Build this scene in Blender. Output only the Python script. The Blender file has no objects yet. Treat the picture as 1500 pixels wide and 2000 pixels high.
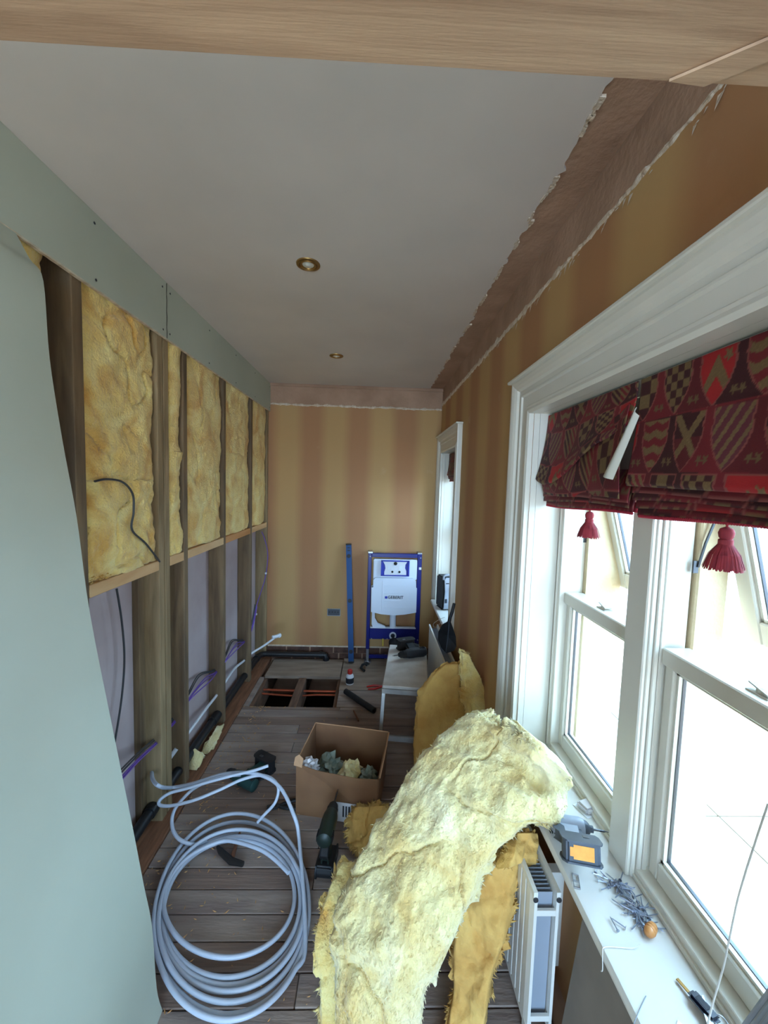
import bpy, bmesh, math, random
from mathutils import Vector, Matrix, Euler, noise
R = math.radians
random.seed(7)
scn = bpy.context.scene
col = scn.collection
# ---------------------------------------------------------------- camera (1500x2000 frame)
FPX, CX, CY, CAMH = 760.0, 750.0, 1000.0, 1.62
_dY = Vector((730-CX, 945-CY, FPX)).normalized()
_a = -.03; _c = -(_a*_dY[0]+_dY[1])/_dY[2]
_dZ = -Vector((_a, 1, _c)).normalized()
_dX = _dY.cross(_dZ)
CR = Matrix((_dX, _dY, _dZ))                      # world = CR @ camera vector (x right, y down, z forward)
cam = bpy.data.objects.new('camera', bpy.data.cameras.new('camera'))
col.objects.link(cam)
c0, c1, c2 = CR.col[0], CR.col[1], CR.col[2]
cam.matrix_world = Matrix(((c0[0], -c1[0], -c2[0], 0), (c0[1], -c1[1], -c2[1], 0), (c0[2], -c1[2], -c2[2], CAMH), (0, 0, 0, 1)))
cam.data.sensor_fit = 'HORIZONTAL'; cam.data.sensor_width = 36; cam.data.lens = FPX/1500*36
cam.data.clip_start = .02
scn.camera = cam
def at(px, py, x=None, y=None, z=None):           # the point of a plane seen at a pixel of the photograph
    r = CR @ Vector((px-CX, py-CY, FPX))
    t = x/r.x if x is not None else y/r.y if y is not None else (z-CAMH)/r.z
    p = r*t; p.z += CAMH
    return p
# ---------------------------------------------------------------- light
w = bpy.data.worlds.new('sky'); scn.world = w; w.use_nodes = True
bg = w.node_tree.nodes['Background']
sky = w.node_tree.nodes.new('ShaderNodeTexSky'); sky.sky_type = 'HOSEK_WILKIE'
sky.turbidity = 4; sky.ground_albedo = .5; sky.sun_direction = Vector((-.45, -.35, .8)).normalized()
mx = w.node_tree.nodes.new('ShaderNodeMix'); mx.data_type = 'RGBA'; mx.inputs[0].default_value = .75
mx.inputs[7].default_value = (.44, .70, 1.0, 1)
w.node_tree.links.new(sky.outputs[0], mx.inputs[6]); w.node_tree.links.new(mx.outputs[2], bg.inputs[0])
bg.inputs[1].default_value = 5.5
sun = bpy.data.objects.new('sun', bpy.data.lights.new('sun', 'SUN')); col.objects.link(sun)
sun.data.energy = 8; sun.data.angle = R(3); sun.data.color = (1, .93, .82)
sun.rotation_euler = Vector((-.45, -.35, .8)).to_track_quat('Z', 'Y').to_euler()
def portal(y0, y1, z0, z1, x):
    l = bpy.data.lights.new('portal', 'AREA'); l.shape = 'RECTANGLE'; l.size = z1-z0; l.size_y = y1-y0
    l.cycles.is_portal = True
    o = bpy.data.objects.new('portal', l); col.objects.link(o)
    o.location = (x, (y0+y1)/2, (z0+z1)/2); o.rotation_euler = (0, R(90), 0)
portal(.42, 1.47, .6, 1.92, .95); portal(2.8, 3.42, .6, 1.95, .95); portal(-1.7, -.3, .6, 1.95, .95)
l = bpy.data.lights.new('portal', 'AREA'); l.shape = 'RECTANGLE'; l.size = 1.5; l.size_y = 2.2; l.cycles.is_portal = True
o = bpy.data.objects.new('portal', l); col.objects.link(o); o.location = (-.17, -2.46, 1.2); o.rotation_euler = (R(90), 0, 0)
scn.view_settings.view_transform = 'Standard'; scn.view_settings.look = 'None'
scn.view_settings.gamma = 1; scn.view_settings.exposure = 2.1
try: scn.view_settings.use_curve_mapping = False
except Exception: pass
# ---------------------------------------------------------------- materials
def lin(c): return tuple((v/12.92 if v <= .04045 else ((v+.055)/1.055)**2.4) for v in c)
def hexc(h): return lin(tuple(int(h[i:i+2], 16)/255 for i in (0, 2, 4)))
def mat(name, c, c2=None, rough=.6, scale=8, stretch=(1, 1, 1), bump=0, bscale=None, metal=0, detail=6, sss=0, dist=0, lo=.35, hi=.65, c3=None, coat=0, sheen=0):
    m = bpy.data.materials.new(name); m.use_nodes = True
    nt = m.node_tree; N = nt.nodes; L = nt.links; b = N['Principled BSDF']
    c = hexc(c) if isinstance(c, str) else c
    b.inputs['Base Color'].default_value = (*c, 1); b.inputs['Roughness'].default_value = rough
    b.inputs['Metallic'].default_value = metal
    if sss: b.inputs['Subsurface Weight'].default_value = sss; b.inputs['Subsurface Scale'].default_value = .02; b.inputs['Subsurface Radius'].default_value = (1, .8, .5)
    if coat: b.inputs['Coat Weight'].default_value = coat
    if sheen: b.inputs['Sheen Weight'].default_value = sheen
    tc = N.new('ShaderNodeTexCoord'); mp = N.new('ShaderNodeMapping'); mp.inputs['Scale'].default_value = stretch
    L.new(tc.outputs['Object'], mp.inputs[0])
    if c2 is not None:
        c2 = hexc(c2) if isinstance(c2, str) else c2
        n = N.new('ShaderNodeTexNoise'); n.inputs['Scale'].default_value = scale; n.inputs['Detail'].default_value = detail
        n.inputs['Distortion'].default_value = dist
        L.new(mp.outputs[0], n.inputs['Vector'])
        r = N.new('ShaderNodeValToRGB'); r.color_ramp.elements[0].position = lo; r.color_ramp.elements[1].position = hi
        r.color_ramp.elements[0].color = (*c, 1); r.color_ramp.elements[1].color = (*c2, 1)
        if c3:
            e = r.color_ramp.elements.new((lo+hi)/2); e.color = (*hexc(c3), 1)
        L.new(n.outputs['Fac'], r.inputs[0]); L.new(r.outputs[0], b.inputs['Base Color'])
    if bump:
        n2 = N.new('ShaderNodeTexNoise'); n2.inputs['Scale'].default_value = bscale or scale*3; n2.inputs['Detail'].default_value = 8
        L.new(mp.outputs[0], n2.inputs['Vector'])
        bp = N.new('ShaderNodeBump'); bp.inputs['Strength'].default_value = bump; bp.inputs['Distance'].default_value = .01
        L.new(n2.outputs['Fac'], bp.inputs['Height']); L.new(bp.outputs[0], b.inputs['Normal'])
    return m
def glassm(name, tint=(.97, .99, .98), refl=.08):
    m = bpy.data.materials.new(name); m.use_nodes = True; nt = m.node_tree; nt.nodes.clear()
    o = nt.nodes.new('ShaderNodeOutputMaterial'); mixs = nt.nodes.new('ShaderNodeMixShader'); t = nt.nodes.new('ShaderNodeBsdfTransparent'); g = nt.nodes.new('ShaderNodeBsdfGlossy')
    t.inputs[0].default_value = (*tint, 1); g.inputs['Roughness'].default_value = .02; g.inputs[0].default_value = (.9, .95, 1, 1)
    lw = nt.nodes.new('ShaderNodeLayerWeight'); lw.inputs[0].default_value = .5
    pw = nt.nodes.new('ShaderNodeMath'); pw.operation = 'POWER'; pw.inputs[1].default_value = 4; nt.links.new(lw.outputs['Facing'], pw.inputs[0])
    fr = nt.nodes.new('ShaderNodeMath'); fr.operation = 'MULTIPLY_ADD'; fr.inputs[1].default_value = .5; fr.inputs[2].default_value = .03; nt.links.new(pw.outputs[0], fr.inputs[0])
    nt.links.new(fr.outputs[0], mixs.inputs[0]); nt.links.new(t.outputs[0], mixs.inputs[1]); nt.links.new(g.outputs[0], mixs.inputs[2]); nt.links.new(mixs.outputs[0], o.inputs[0])
    return m
def stripem(name, axis):                          # printed wallpaper stripes
    m = mat(name, 'a9814f', rough=.75, bump=.05, bscale=60); nt = m.node_tree; N = nt.nodes; L = nt.links; b = N['Principled BSDF']
    tc = N.new('ShaderNodeTexCoord'); sp = N.new('ShaderNodeSeparateXYZ'); L.new(tc.outputs['Object'], sp.inputs[0])
    mu = N.new('ShaderNodeMath'); mu.operation = 'MULTIPLY'; mu.inputs[1].default_value = 2*math.pi/.42; L.new(sp.outputs[axis], mu.inputs[0])
    ad = N.new('ShaderNodeMath'); ad.inputs[1].default_value = .6; L.new(mu.outputs[0], ad.inputs[0])
    si = N.new('ShaderNodeMath'); si.operation = 'SINE'; L.new(ad.outputs[0], si.inputs[0])
    n = N.new('ShaderNodeTexNoise'); n.inputs['Scale'].default_value = 2.2; n.inputs['Detail'].default_value = 5; L.new(tc.outputs['Object'], n.inputs['Vector'])
    m3 = N.new('ShaderNodeMath'); m3.operation = 'MULTIPLY_ADD'; m3.inputs[1].default_value = 1.1; m3.inputs[2].default_value = -.55; L.new(n.outputs['Fac'], m3.inputs[0])
    a2 = N.new('ShaderNodeMath'); a2.operation = 'MULTIPLY_ADD'; a2.inputs[1].default_value = 1.6; L.new(si.outputs[0], a2.inputs[0]); L.new(m3.outputs[0], a2.inputs[2])
    a3 = N.new('ShaderNodeMath'); a3.operation = 'MULTIPLY_ADD'; a3.inputs[1].default_value = .5; a3.inputs[2].default_value = .5; a3.use_clamp = True; L.new(a2.outputs[0], a3.inputs[0])
    r = N.new('ShaderNodeValToRGB'); r.color_ramp.elements[0].color = (*hexc('a87850'), 1); r.color_ramp.elements[1].color = (*hexc('b8915e'), 1)
    L.new(a3.outputs[0], r.inputs[0])
    n2 = N.new('ShaderNodeTexNoise'); n2.inputs['Scale'].default_value = 5; n2.inputs['Detail'].default_value = 8; L.new(tc.outputs['Object'], n2.inputs['Vector'])
    r2 = N.new('ShaderNodeValToRGB'); r2.color_ramp.elements[0].position = .68; r2.color_ramp.elements[1].position = .8
    r2.color_ramp.elements[0].color = (0, 0, 0, 1); r2.color_ramp.elements[1].color = (.3, .3, .3, 1); L.new(n2.outputs['Fac'], r2.inputs[0])
    mxx = N.new('ShaderNodeMix'); mxx.data_type = 'RGBA'; mxx.inputs[7].default_value = (*hexc('d0b294'), 1)
    L.new(r2.outputs[0], mxx.inputs[0]); L.new(r.outputs[0], mxx.inputs[6]); L.new(mxx.outputs[2], b.inputs['Base Color'])
    return m
def vcolm(name, rough=.7):
    m = mat(name, 'aa2222', rough=rough, bump=.15, bscale=400); N = m.node_tree.nodes
    a = N.new('ShaderNodeVertexColor'); a.layer_name = 'print'
    m.node_tree.links.new(a.outputs[0], N['Principled BSDF'].inputs['Base Color']); return m
M = dict(
    ceil=mat('ceiling_white', 'd0c4ba', 'c7bcb3', .7, 2.0), plaster=mat('brown_plaster', '9c7a62', 'b08d74', .85, 5, bump=.3, bscale=40),
    filler=mat('pale_filler', 'd9c8b4', 'c4ad94', .9, 30, bump=.5, bscale=90), paperb=stripem('wallpaper_back', 0), paperr=stripem('wallpaper_right', 1),
    aqua=mat('aqua_board', 'b2b6a6', 'a7ab9b', .75, 1.2, bump=.02, bscale=80, detail=8), edge=mat('board_edge', 'd8c4a8', 'b49a7c', .9, 40),
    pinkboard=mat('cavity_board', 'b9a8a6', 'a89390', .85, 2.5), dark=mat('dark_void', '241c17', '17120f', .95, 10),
    stud=mat('stud_timber', '80694c', '5e4b37', .75, 4, (6, 6, .6), .15, 25, dist=.6), stud2=mat('stud_timber_light', '9d8562', '7d6849', .75, 4, (6, 6, .6), .15, 25, dist=.6),
    pine=mat('fresh_pine', 'd9b382', 'c89a67', .65, 3, (6, .6, 6), .1, 20, dist=.5), pinex=mat('beam_pine', 'bd9e80', '94745a', .6, 2.2, (.9, 14, 14), .08, 20, dist=.9, lo=.3, hi=.72),
    pineo=mat('orange_pine', 'c98f58', 'b67b46', .65, 3, (6, .6, 6)),
    board=mat('floor_timber', '9c8a7e', '84726a', .75, 3, (1.2, 6, 5), .25, 14, dist=.5, c3='8f7e73'), board2=mat('floor_timber_red', '8c7567', '725e53', .7, 3, (.7, 9, 5), .25, 14, dist=.5),
    ply=mat('grey_plywood', '9a8675', '83705f', .8, 4, (1, 5, 1), .1), joist=mat('joist_timber', '7a5a45', '563d2f', .85, 6, (5, .8, 3), .2),
    redlip=mat('reddish_timber', '8a5c3f', '6b432c', .8, 8, (6, .8, 3), .2), brick=mat('old_brick', '6b4a3c', '4b342b', .9, 12, bump=.5, bscale=50),
    white=mat('white_gloss', 'dbd5c7', 'd3cdbf', .32, 3), whitew=mat('white_sill', 'd9d6cf', 'd0ccc4', .28, 3),
    cream=mat('cream_render', 'd6c3a0', 'c9b48f', .9, 6, bump=.3, bscale=80), outw=mat('white_render', '9a9fa8', '8c919b', .9, 2),
    pave=mat('paving', 'a39684', '938674', .9, 3, bump=.1), gravel=mat('gravel', '6f6860', '3f3a36', .95, 60, bump=1, bscale=60),
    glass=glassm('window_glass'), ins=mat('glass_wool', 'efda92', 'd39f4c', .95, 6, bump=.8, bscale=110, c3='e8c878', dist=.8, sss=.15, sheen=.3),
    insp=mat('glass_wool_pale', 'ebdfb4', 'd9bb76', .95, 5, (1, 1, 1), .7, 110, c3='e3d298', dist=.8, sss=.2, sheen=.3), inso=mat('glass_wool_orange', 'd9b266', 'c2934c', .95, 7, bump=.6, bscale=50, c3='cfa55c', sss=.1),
    pipe=mat('grey_plastic_pipe', 'b9c1cf', rough=.4), wpipe=mat('white_plastic', 'dcdee2', rough=.35), bpipe=mat('black_plastic', '17171a', rough=.45), black=mat('black_rubber', '121214', '1c1c1f', .6, 20),
    cable=mat('black_cable', '3a3a3c', rough=.5), purple=mat('purple_cable', '6a4a9e', rough=.4), steel=mat('steel', 'a8aaae', rough=.35, metal=.9), dsteel=mat('dark_steel', '55565a', rough=.4, metal=.8),
    brass=mat('brass', '9c7a48', rough=.4, metal=.9), lamp=mat('lamp_glass', 'd8d8cf', rough=.15), copper=mat('copper', 'b0583c', rough=.4, metal=.7),
    blue=mat('frame_blue', '0c1468', rough=.35), cistern=mat('cistern_white', 'd6dae4', rough=.45), navy=mat('logo_blue', '1b2b9c', rough=.5), ink=mat('ink', '20222a', rough=.6),
    level=mat('level_blue', '053f72', rough=.6), alu=mat('aluminium', 'b4b2ae', '9c9a97', .45, 10, metal=.5), stool=mat('platform_grey', 'c6c0b8', 'b3aba1', .6, 12), card=mat('cardboard', '87603f', '785237', .85, 5),
    cardi=mat('cardboard_edge', 'b98d68', rough=.9), label=mat('label_white', 'd6d4d6', rough=.6), red=mat('red_plastic', 'b52a20', rough=.4), teal=mat('dark_teal_plastic', '1f3d3a', '183230', .45, 10),
    dgreen=mat('dark_green_plastic', '16281f', '101c18', .45, 10), lgrey=mat('light_grey_plastic', '9ea3ad', '8b909b', .45, 12), dgrey=mat('dark_grey_plastic', '474d57', '393e47', .5, 12), orange=mat('orange_label', 'e59a3c', 'd98c34', .5, 30),
    bag=mat('pale_green_bag', '7d8577', '525c52', .4, 14), clear=mat('cloudy_plastic', 'c8c2c2', rough=.2), zinc=mat('zinc_nail', '9aa0ae', rough=.35, metal=.85), wood=mat('turned_wood', 'c98a50', 'b97a42', .4, 10, (1, 1, 5)),
    tassel=mat('tassel_red', 'a03038', '842530', .8, 120, (1, 1, .1)), trimr=mat('blind_trim_red', '9c2030', rough=.8), lining=mat('blind_lining', 'bdb7a8', rough=.8), cord=mat('white_cord', 'd4d2cc', rough=.6),
    fabric=vcolm('crest_fabric'), rad=mat('radiator_white', 'd6d4cc', rough=.35), radin=mat('radiator_inner', '8b929c', rough=.5), keyb=mat('key_plastic', '10162a', rough=.3), screen=mat('display_grey', '5b6270', rough=.2), speaker=mat('grille', '2a2a2c', rough=.7),
    paper=mat('paper', 'e4e6ea', rough=.6), greyb=mat('grey_board', '7c7268', '6a6057', .85, 5, bump=.1), dust=mat('wood_shavings', 'c9a06c', 'b3814d', .9, 30), yel=mat('yellow_pin', 'cdb13c', rough=.5))
# ---------------------------------------------------------------- mesh helpers
WM = {}
class MB:
    def __init__(s): s.v = []; s.f = []; s.c = []
    def add(s, v, f):
        s.c.append((len(s.v), len(s.f))); o = len(s.v); s.v += [Vector(p) for p in v]; s.f += [tuple(i+o for i in q) for q in f]; return s
    def box(s, a, b, m=None):
        x0, y0, z0 = a; x1, y1, z1 = b
        v = [Vector(p) for p in ((x0,y0,z0),(x1,y0,z0),(x1,y1,z0),(x0,y1,z0),(x0,y0,z1),(x1,y0,z1),(x1,y1,z1),(x0,y1,z1))]
        if m: v = [m @ p for p in v]
        return s.add(v, [(0,3,2,1),(4,5,6,7),(0,1,5,4),(1,2,6,5),(2,3,7,6),(3,0,4,7)])
    def tube(s, pts, r, n=8, closed=False, cap=True):
        pts = [Vector(p) for p in pts]; k = len(pts); rr = r if isinstance(r, (list, tuple)) else [r]*k
        T = [(pts[min(i+1, k-1)]-pts[max(i-1, 0)]).normalized() if not closed else (pts[(i+1) % k]-pts[i-1]).normalized() for i in range(k)]
        u = T[0].orthogonal().normalized(); vs = []
        for i in range(k):
            u = (u-T[i]*u.dot(T[i])).normalized(); w_ = T[i].cross(u)
            vs += [pts[i]+(u*math.cos(2*math.pi*j/n)+w_*math.sin(2*math.pi*j/n))*rr[i] for j in range(n)]
        fs = [(i*n+j, i*n+(j+1) % n, ((i+1) % k)*n+(j+1) % n, ((i+1) % k)*n+j) for i in range(k if closed else k-1) for j in range(n)]
        if cap and not closed: fs += [tuple(range(n))[::-1], tuple((k-1)*n+j for j in range(n))]
        return s.add(vs, fs)
    def lathe(s, prof, n=16, m=None):              # prof: (radius, z)
        m = m or Matrix(); vs = []; k = len(prof)
        for r, z in prof: vs += [m @ Vector((max(r, 1e-4)*math.cos(2*math.pi*j/n), max(r, 1e-4)*math.sin(2*math.pi*j/n), z)) for j in range(n)]
        fs = [(i*n+j, i*n+(j+1) % n, (i+1)*n+(j+1) % n, (i+1)*n+j) for i in range(k-1) for j in range(n)]
        fs += [tuple(range(n))[::-1], tuple((k-1)*n+j for j in range(n))]
        return s.add(vs, fs)
    def prism(s, poly, d0, d1, m=None, ax='y'):    # poly in 2D, extruded from d0 to d1
        def q(a, b, d): return {'y': (a, d, b), 'x': (d, a, b), 'z': (a, b, d)}[ax]
        m = m or Matrix(); k = len(poly)
        vs = [m @ Vector(q(a, b, d0)) for a, b in poly]+[m @ Vector(q(a, b, d1)) for a, b in poly]
        fs = [tuple(range(k)), tuple(range(k, 2*k))[::-1]]+[(i, (i+1) % k, k+(i+1) % k, k+i) for i in range(k)]
        return s.add(vs, fs)
    def each(s, name, m, parent, **k):              # every shape added becomes a part of its own
        out = []
        for a, b, c, d in zip(s.c, s.c[1:]+[(len(s.v), len(s.f))], s.c, s.c):
            q = MB(); q.v = s.v[a[0]:b[0]]; q.f = [tuple(i-a[0] for i in f) for f in s.f[a[1]:b[1]]]; out.append(q.build(name, m, parent, **k))
        return out
    def build(s, name, m, parent=None, smooth=False, bevel=0, seg=1, local=False, sub=0):
        if parent is None and not local:
            lo = Vector([min(p[i] for p in s.v) for i in range(3)]); hi = Vector([max(p[i] for p in s.v) for i in range(3)])
            W_ = Matrix.Translation(((lo.x+hi.x)/2, (lo.y+hi.y)/2, lo.z))
        else: W_ = WM[parent] if parent else Matrix()
        inv = W_.inverted() if not local else Matrix()
        me = bpy.data.meshes.new(name); me.from_pydata([inv @ p for p in s.v], [], s.f)
        bm = bmesh.new(); bm.from_mesh(me)
        if bevel: bmesh.ops.bevel(bm, geom=bm.edges[:], offset=bevel, segments=seg, affect='EDGES', clamp_overlap=True)
        bmesh.ops.recalc_face_normals(bm, faces=bm.faces[:])
        if smooth:
            for e in bm.edges: e.smooth = len(e.link_faces) < 2 or e.calc_face_angle(0) < R(40)
            for f in bm.faces: f.smooth = True
        bm.to_mesh(me); bm.free()
        me.materials.append(m); o = bpy.data.objects.new(name, me); col.objects.link(o)
        if parent: o.parent = parent
        else: o.matrix_world = W_
        WM[o] = W_
        if sub:
            md = o.modifiers.new('sub', 'SUBSURF'); md.levels = md.render_levels = sub
        return o
def empty(name, loc, rot=(0, 0, 0)):
    o = bpy.data.objects.new(name, None); col.objects.link(o); o.empty_display_size = .05
    W_ = Matrix.Translation(loc) @ Euler(rot).to_matrix().to_4x4(); o.matrix_world = W_; WM[o] = W_; return o
def tag(o, label=None, cat=None, group=None, kind=None):
    if label: o['label'] = label
    if cat: o['category'] = cat
    if group: o['group'] = group
    if kind: o['kind'] = kind
    return o
def struct(name, loc=(0, 0, 0)): return tag(empty(name, loc), kind='structure')
def Box(name, m, a, b, parent=None, bevel=0, **k): return MB().box(a, b).build(name, m, parent, bevel=bevel, **k)
def spline(P_, n=8, closed=False):                 # Catmull-Rom
    P_ = [Vector(p) for p in P_]; out = []; k = len(P_)
    for i in range(k if closed else k-1):
        a, b, c, d = (P_[(i-1) % k], P_[i], P_[(i+1) % k], P_[(i+2) % k]) if closed else (P_[max(i-1, 0)], P_[i], P_[i+1], P_[min(i+2, k-1)])
        for j in range(n):
            t = j/n; out.append(.5*((2*b)+(c-a)*t+(2*a-5*b+4*c-d)*t*t+(3*b-3*c+d-a)*t**3))
    if not closed: out.append(P_[-1])
    return out
def fr(p, o=4): return noise.fractal(Vector(p), 1.0, 2.0, o)
def text_mesh(txt, size, name, m, parent, mtx, ext=.0006, bold=0):
    c = bpy.data.curves.new(name, 'FONT'); c.body = txt; c.size = size; c.extrude = ext; c.offset = bold; c.align_x = 'CENTER'; c.align_y = 'CENTER'
    t = bpy.data.objects.new('t', c); me = bpy.data.meshes.new_from_object(t); bpy.data.objects.remove(t); me.name = name
    me.transform(WM[parent].inverted() @ mtx); me.materials.clear(); me.materials.append(m)
    o = bpy.data.objects.new(name, me); col.objects.link(o); o.parent = parent; WM[o] = WM[parent]; return o
def copy_tree(o, parent=None):
    c = o.copy(); col.objects.link(c); c.parent = parent
    for ch in list(o.children): copy_tree(ch, c)
    return c
# ================================================================ THE SETTING
XL, XR, YB, ZC = -.947, .595, 3.53, 2.475
XB = XL-.098                                        # back of the stud cavity
# ---- floor: boards across the room over joists, with an open hatch near the back wall
floor = struct('floor')
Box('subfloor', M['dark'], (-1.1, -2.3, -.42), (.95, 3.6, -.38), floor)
for x in (-.86, -.545, -.23, .12, .42):
    y0 = -2.2
    Box('joist', M['joist'], (x-.025, y0, -.2), (x+.025, 3.5, -.024), floor, bevel=.003)
y = -2.25; k = 0
while y < 2.71:
    wd = .088 + random.uniform(-.002, .002); x0, x1 = -.895, .59
    cut = random.choice((None, -.2, .1, -.45, None, None))
    yy = min(y+wd, 2.715)
    for a, b in ([(x0, x1)] if cut is None else [(x0, cut-.001), (cut+.001, x1)]):
        dz = random.uniform(-.0015, .0015)
        Box('floor_board', M['board'] if random.random() < .65 else M['board2'], (a, y+.0018, -.023+dz), (b, yy-.0018, dz), floor, bevel=.0025)
    y += wd; k += 1
Box('floor_board', M['board'], (-.895, 2.718, -.023), (-.862, 3.14, 0), floor, bevel=.0015)
Box('plywood_panel', M['ply'], (-.86, 3.15, -.018), (-.235, 3.47, .006), floor, bevel=.001)
Box('plywood_panel', M['ply'], (-.228, 2.95, -.018), (.55, 3.5, .004), floor, bevel=.001)
yy = 2.72
for i in range(3): Box('floor_board', M['board'], (-.226, yy, -.023), (.59, min(yy+.075, 2.946), 0), floor, bevel=.0015); yy += .078
Box('cross_bearer', M['joist'], (-.575, 2.72, -.12), (-.515, 3.14, -.004), floor, bevel=.003)
# sawdust and shavings on the boards
m = MB(); rs = random.Random(3)
for (cx_, cy_, sx, sy, n) in ((-.78, 2.25, .07, .35, 260), (-.6, 1.5, .18, .35, 130), (-.3, 2.3, .3, .4, 130), (-.8, 1.45, .07, .25, 200), (-.4, 1.3, .3, .3, 70)):
    for i in range(n):
        x = min(max(rs.gauss(cx_, sx), -.9), .5); yq = min(max(rs.gauss(cy_, sy), .9), 2.7)
        s_ = rs.uniform(.0012, .005); a = rs.uniform(0, 6.28); l = s_*rs.uniform(1, 3)
        d = Vector((math.cos(a), math.sin(a), 0)); e = Vector((-d.y, d.x, 0)); c = Vector((x, yq, .0025))
        m.add([c-d*l, c+e*s_*.5, c+d*l+Vector((0, 0, s_)), c-e*s_*.5, c+Vector((0, 0, s_*.8))], [(0, 1, 4), (1, 2, 4), (2, 3, 4), (3, 0, 4), (3, 2, 1, 0)])
o = m.build('shavings', M['dust'], floor); tag(o, kind='stuff')
# ---- ceiling: white board with a ragged cut edge under older plaster
ceil = struct('ceiling', (0, 0, ZC))
Box('plaster_ceiling', M['plaster'], (-1.15, -2.4, ZC+.008), (1.0, 3.7, ZC+.12), ceil)
m = MB(); n = 420; rs = random.Random(5); front = []
for i in range(n+1):
    yq = -2.3+(3.50+2.3)*i/n; j = .476+.010*fr((yq*5, 3, 1))+.007*noise.noise(Vector((yq*38, 1, 5)))+(.010 if noise.noise(Vector((yq*14, 9, 2))) > .28 else 0)
    front.append((j, yq))
back = [(x, 3.502+.006*noise.noise(Vector((x*40, 2, 2)))) for x in [.47-.04*i for i in range(35)]]
poly = front+back+[(XL-.005, 3.5), (XL-.005, -2.3)]
m.prism(poly, ZC, ZC+.008, ax='z'); m.build('ceiling_board', M['ceil'], ceil)
m = MB()
for i in range(0, n, 1):                            # crumbs of skim along the cut
    x, yq = front[i]
    if noise.noise(Vector((yq*9, 4, 4))) > .02:
        s_ = rs.uniform(.002, .007); m.box((x-s_, yq-.007, ZC-.0015), (x+s_*1.3, yq+.008, ZC+.006))
tag(m.build('skim_edge', M['filler'], ceil), kind='stuff')
# ---- right wall with three window openings, the unseen third added for light
WIN = [(.45, 1.46), (2.78, 3.38), (-1.6, -.4)]      # openings along Y
ZS, ZH = .585, 1.90
wr = struct('wall_right', (XR, 0, 0))
m = MB(); cur = -2.4
for a, b in sorted(WIN):
    m.box((XR, cur, -.4), (.96, a-.014, 2.6)); m.box((XR, a-.014, -.4), (.96, b+.014, ZS-.001)); m.box((XR, a-.014, ZH+.02), (.96, b+.014, 2.6)); cur = b+.014
m.box((XR, cur, -.4), (.96, 3.7, 2.6)); m.build('masonry', M['plaster'], wr)
def paperwall(parent, axis, mt, u0, u1, zt, zb, holes, base, sgn, name='wallpaper', seed=0):
    m = MB(); N_ = int((u1-u0)/.012); top = []; bot = []; T = .004
    def pt(u, z, d): return (base+sgn*d, u, z) if axis == 'y' else (u, base+sgn*d, z)
    us = [u0+(u1-u0)*i/N_ for i in range(N_+1)]
    tops = [zt+.006*fr((u*4, seed, 0))+.004*noise.noise(Vector((u*45, seed, 3))) for u in us]
    bots = [zb+.007*noise.noise(Vector((u*25, seed, 8))) for u in us]
    for i in range(N_):
        um = (us[i]+us[i+1])/2; segs = [(bots[i], bots[i+1], tops[i], tops[i+1])]
        for a, b in holes:
            if a < um < b: segs = [(bots[i], bots[i+1], ZS, ZS), (ZH+.02, ZH+.02, tops[i], tops[i+1])]
        for (b0, b1, t0, t1) in segs:
            v = [pt(us[i], b0, T), pt(us[i+1], b1, T), pt(us[i+1], t1, T), pt(us[i], t0, T), pt(us[i], b0, 0), pt(us[i+1], b1, 0), pt(us[i+1], t1, 0), pt(us[i], t0, 0)]
            m.add(v, [(0, 1, 2, 3), (3, 2, 6, 7), (0, 4, 5, 1)])
    m.build(name, mt, parent)
paperwall(wr, 'y', M['paperr'], -2.3, 3.52, 2.335, .15, WIN, XR, -1)
def ridge(parent, axis, base, sgn, u0, u1, z, wfn, seed):
    m = MB(); N_ = int((u1-u0)/.006); st = []
    for i in range(N_+1):
        u = u0+(u1-u0)*i/N_; w_ = max(.0012, wfn(u)*(1+1.1*noise.noise(Vector((u*22, seed, 1)))+.5*noise.noise(Vector((u*80, seed, 4)))))
        zc = z+.005*fr((u*4, 0, 0))+.005*noise.noise(Vector((u*17, seed, 2))); d = .007+.004*noise.noise(Vector((u*60, seed, 7)))
        def pt(zz, dd): return (base+sgn*dd, u, zz) if axis == 'y' else (u, base+sgn*dd, zz)
        st.append([pt(zc-w_*.7-.004*abs(noise.noise(Vector((u*120, 1, seed)))), .003), pt(zc-w_*.2, d), pt(zc+w_*.5, d*.9), pt(zc+w_, .001)])
    v = [p for r_ in st for p in r_]; f = [(i*4+j, (i+1)*4+j, (i+1)*4+j+1, i*4+j+1) for i in range(N_) for j in range(3)]
    m.add(v, f); m.build('filler_ridge', M['filler'], parent)
ridge(wr, 'y', XR, -1, .3, 3.52, 2.337, lambda u: .006+.013*min(1, max(0, (u-.4)/1.8)), 3)
m = MB(); rs = random.Random(12)                    # loose scraps of torn paper at the cut
for i in range(70):
    u = rs.uniform(.6, 3.4); z = 2.335-rs.uniform(0, .02); l = rs.uniform(.006, .03); d = rs.uniform(.004, .009)
    m.add([(XR-.004, u, z), (XR-.004, u+l*.5, z+.003), (XR-.004-d, u+l*.3, z-l), (XR-.005, u+.001, z-.002)], [(0, 1, 2), (0, 2, 3), (1, 3, 2)])
tag(m.build('torn_paper', M['filler'], wr), kind='stuff')
# outside face: cream reveals either side of each opening and a pier behind the mullion
for a, b in WIN[:2]+[WIN[2]]:
    Box('outer_reveal', M['cream'], (.80, b-.055, ZS-.02), (.93, b+.001, ZH+.02), wr)
Box('masonry_pier', M['cream'], (.805, .925, ZS-.02), (.885, 1.015, ZH+.02), wr, bevel=.004)
Box('outer_sill', M['cream'], (.80, .43, ZS-.12), (1.02, 1.48, ZS+.01), wr, bevel=.006)
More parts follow.
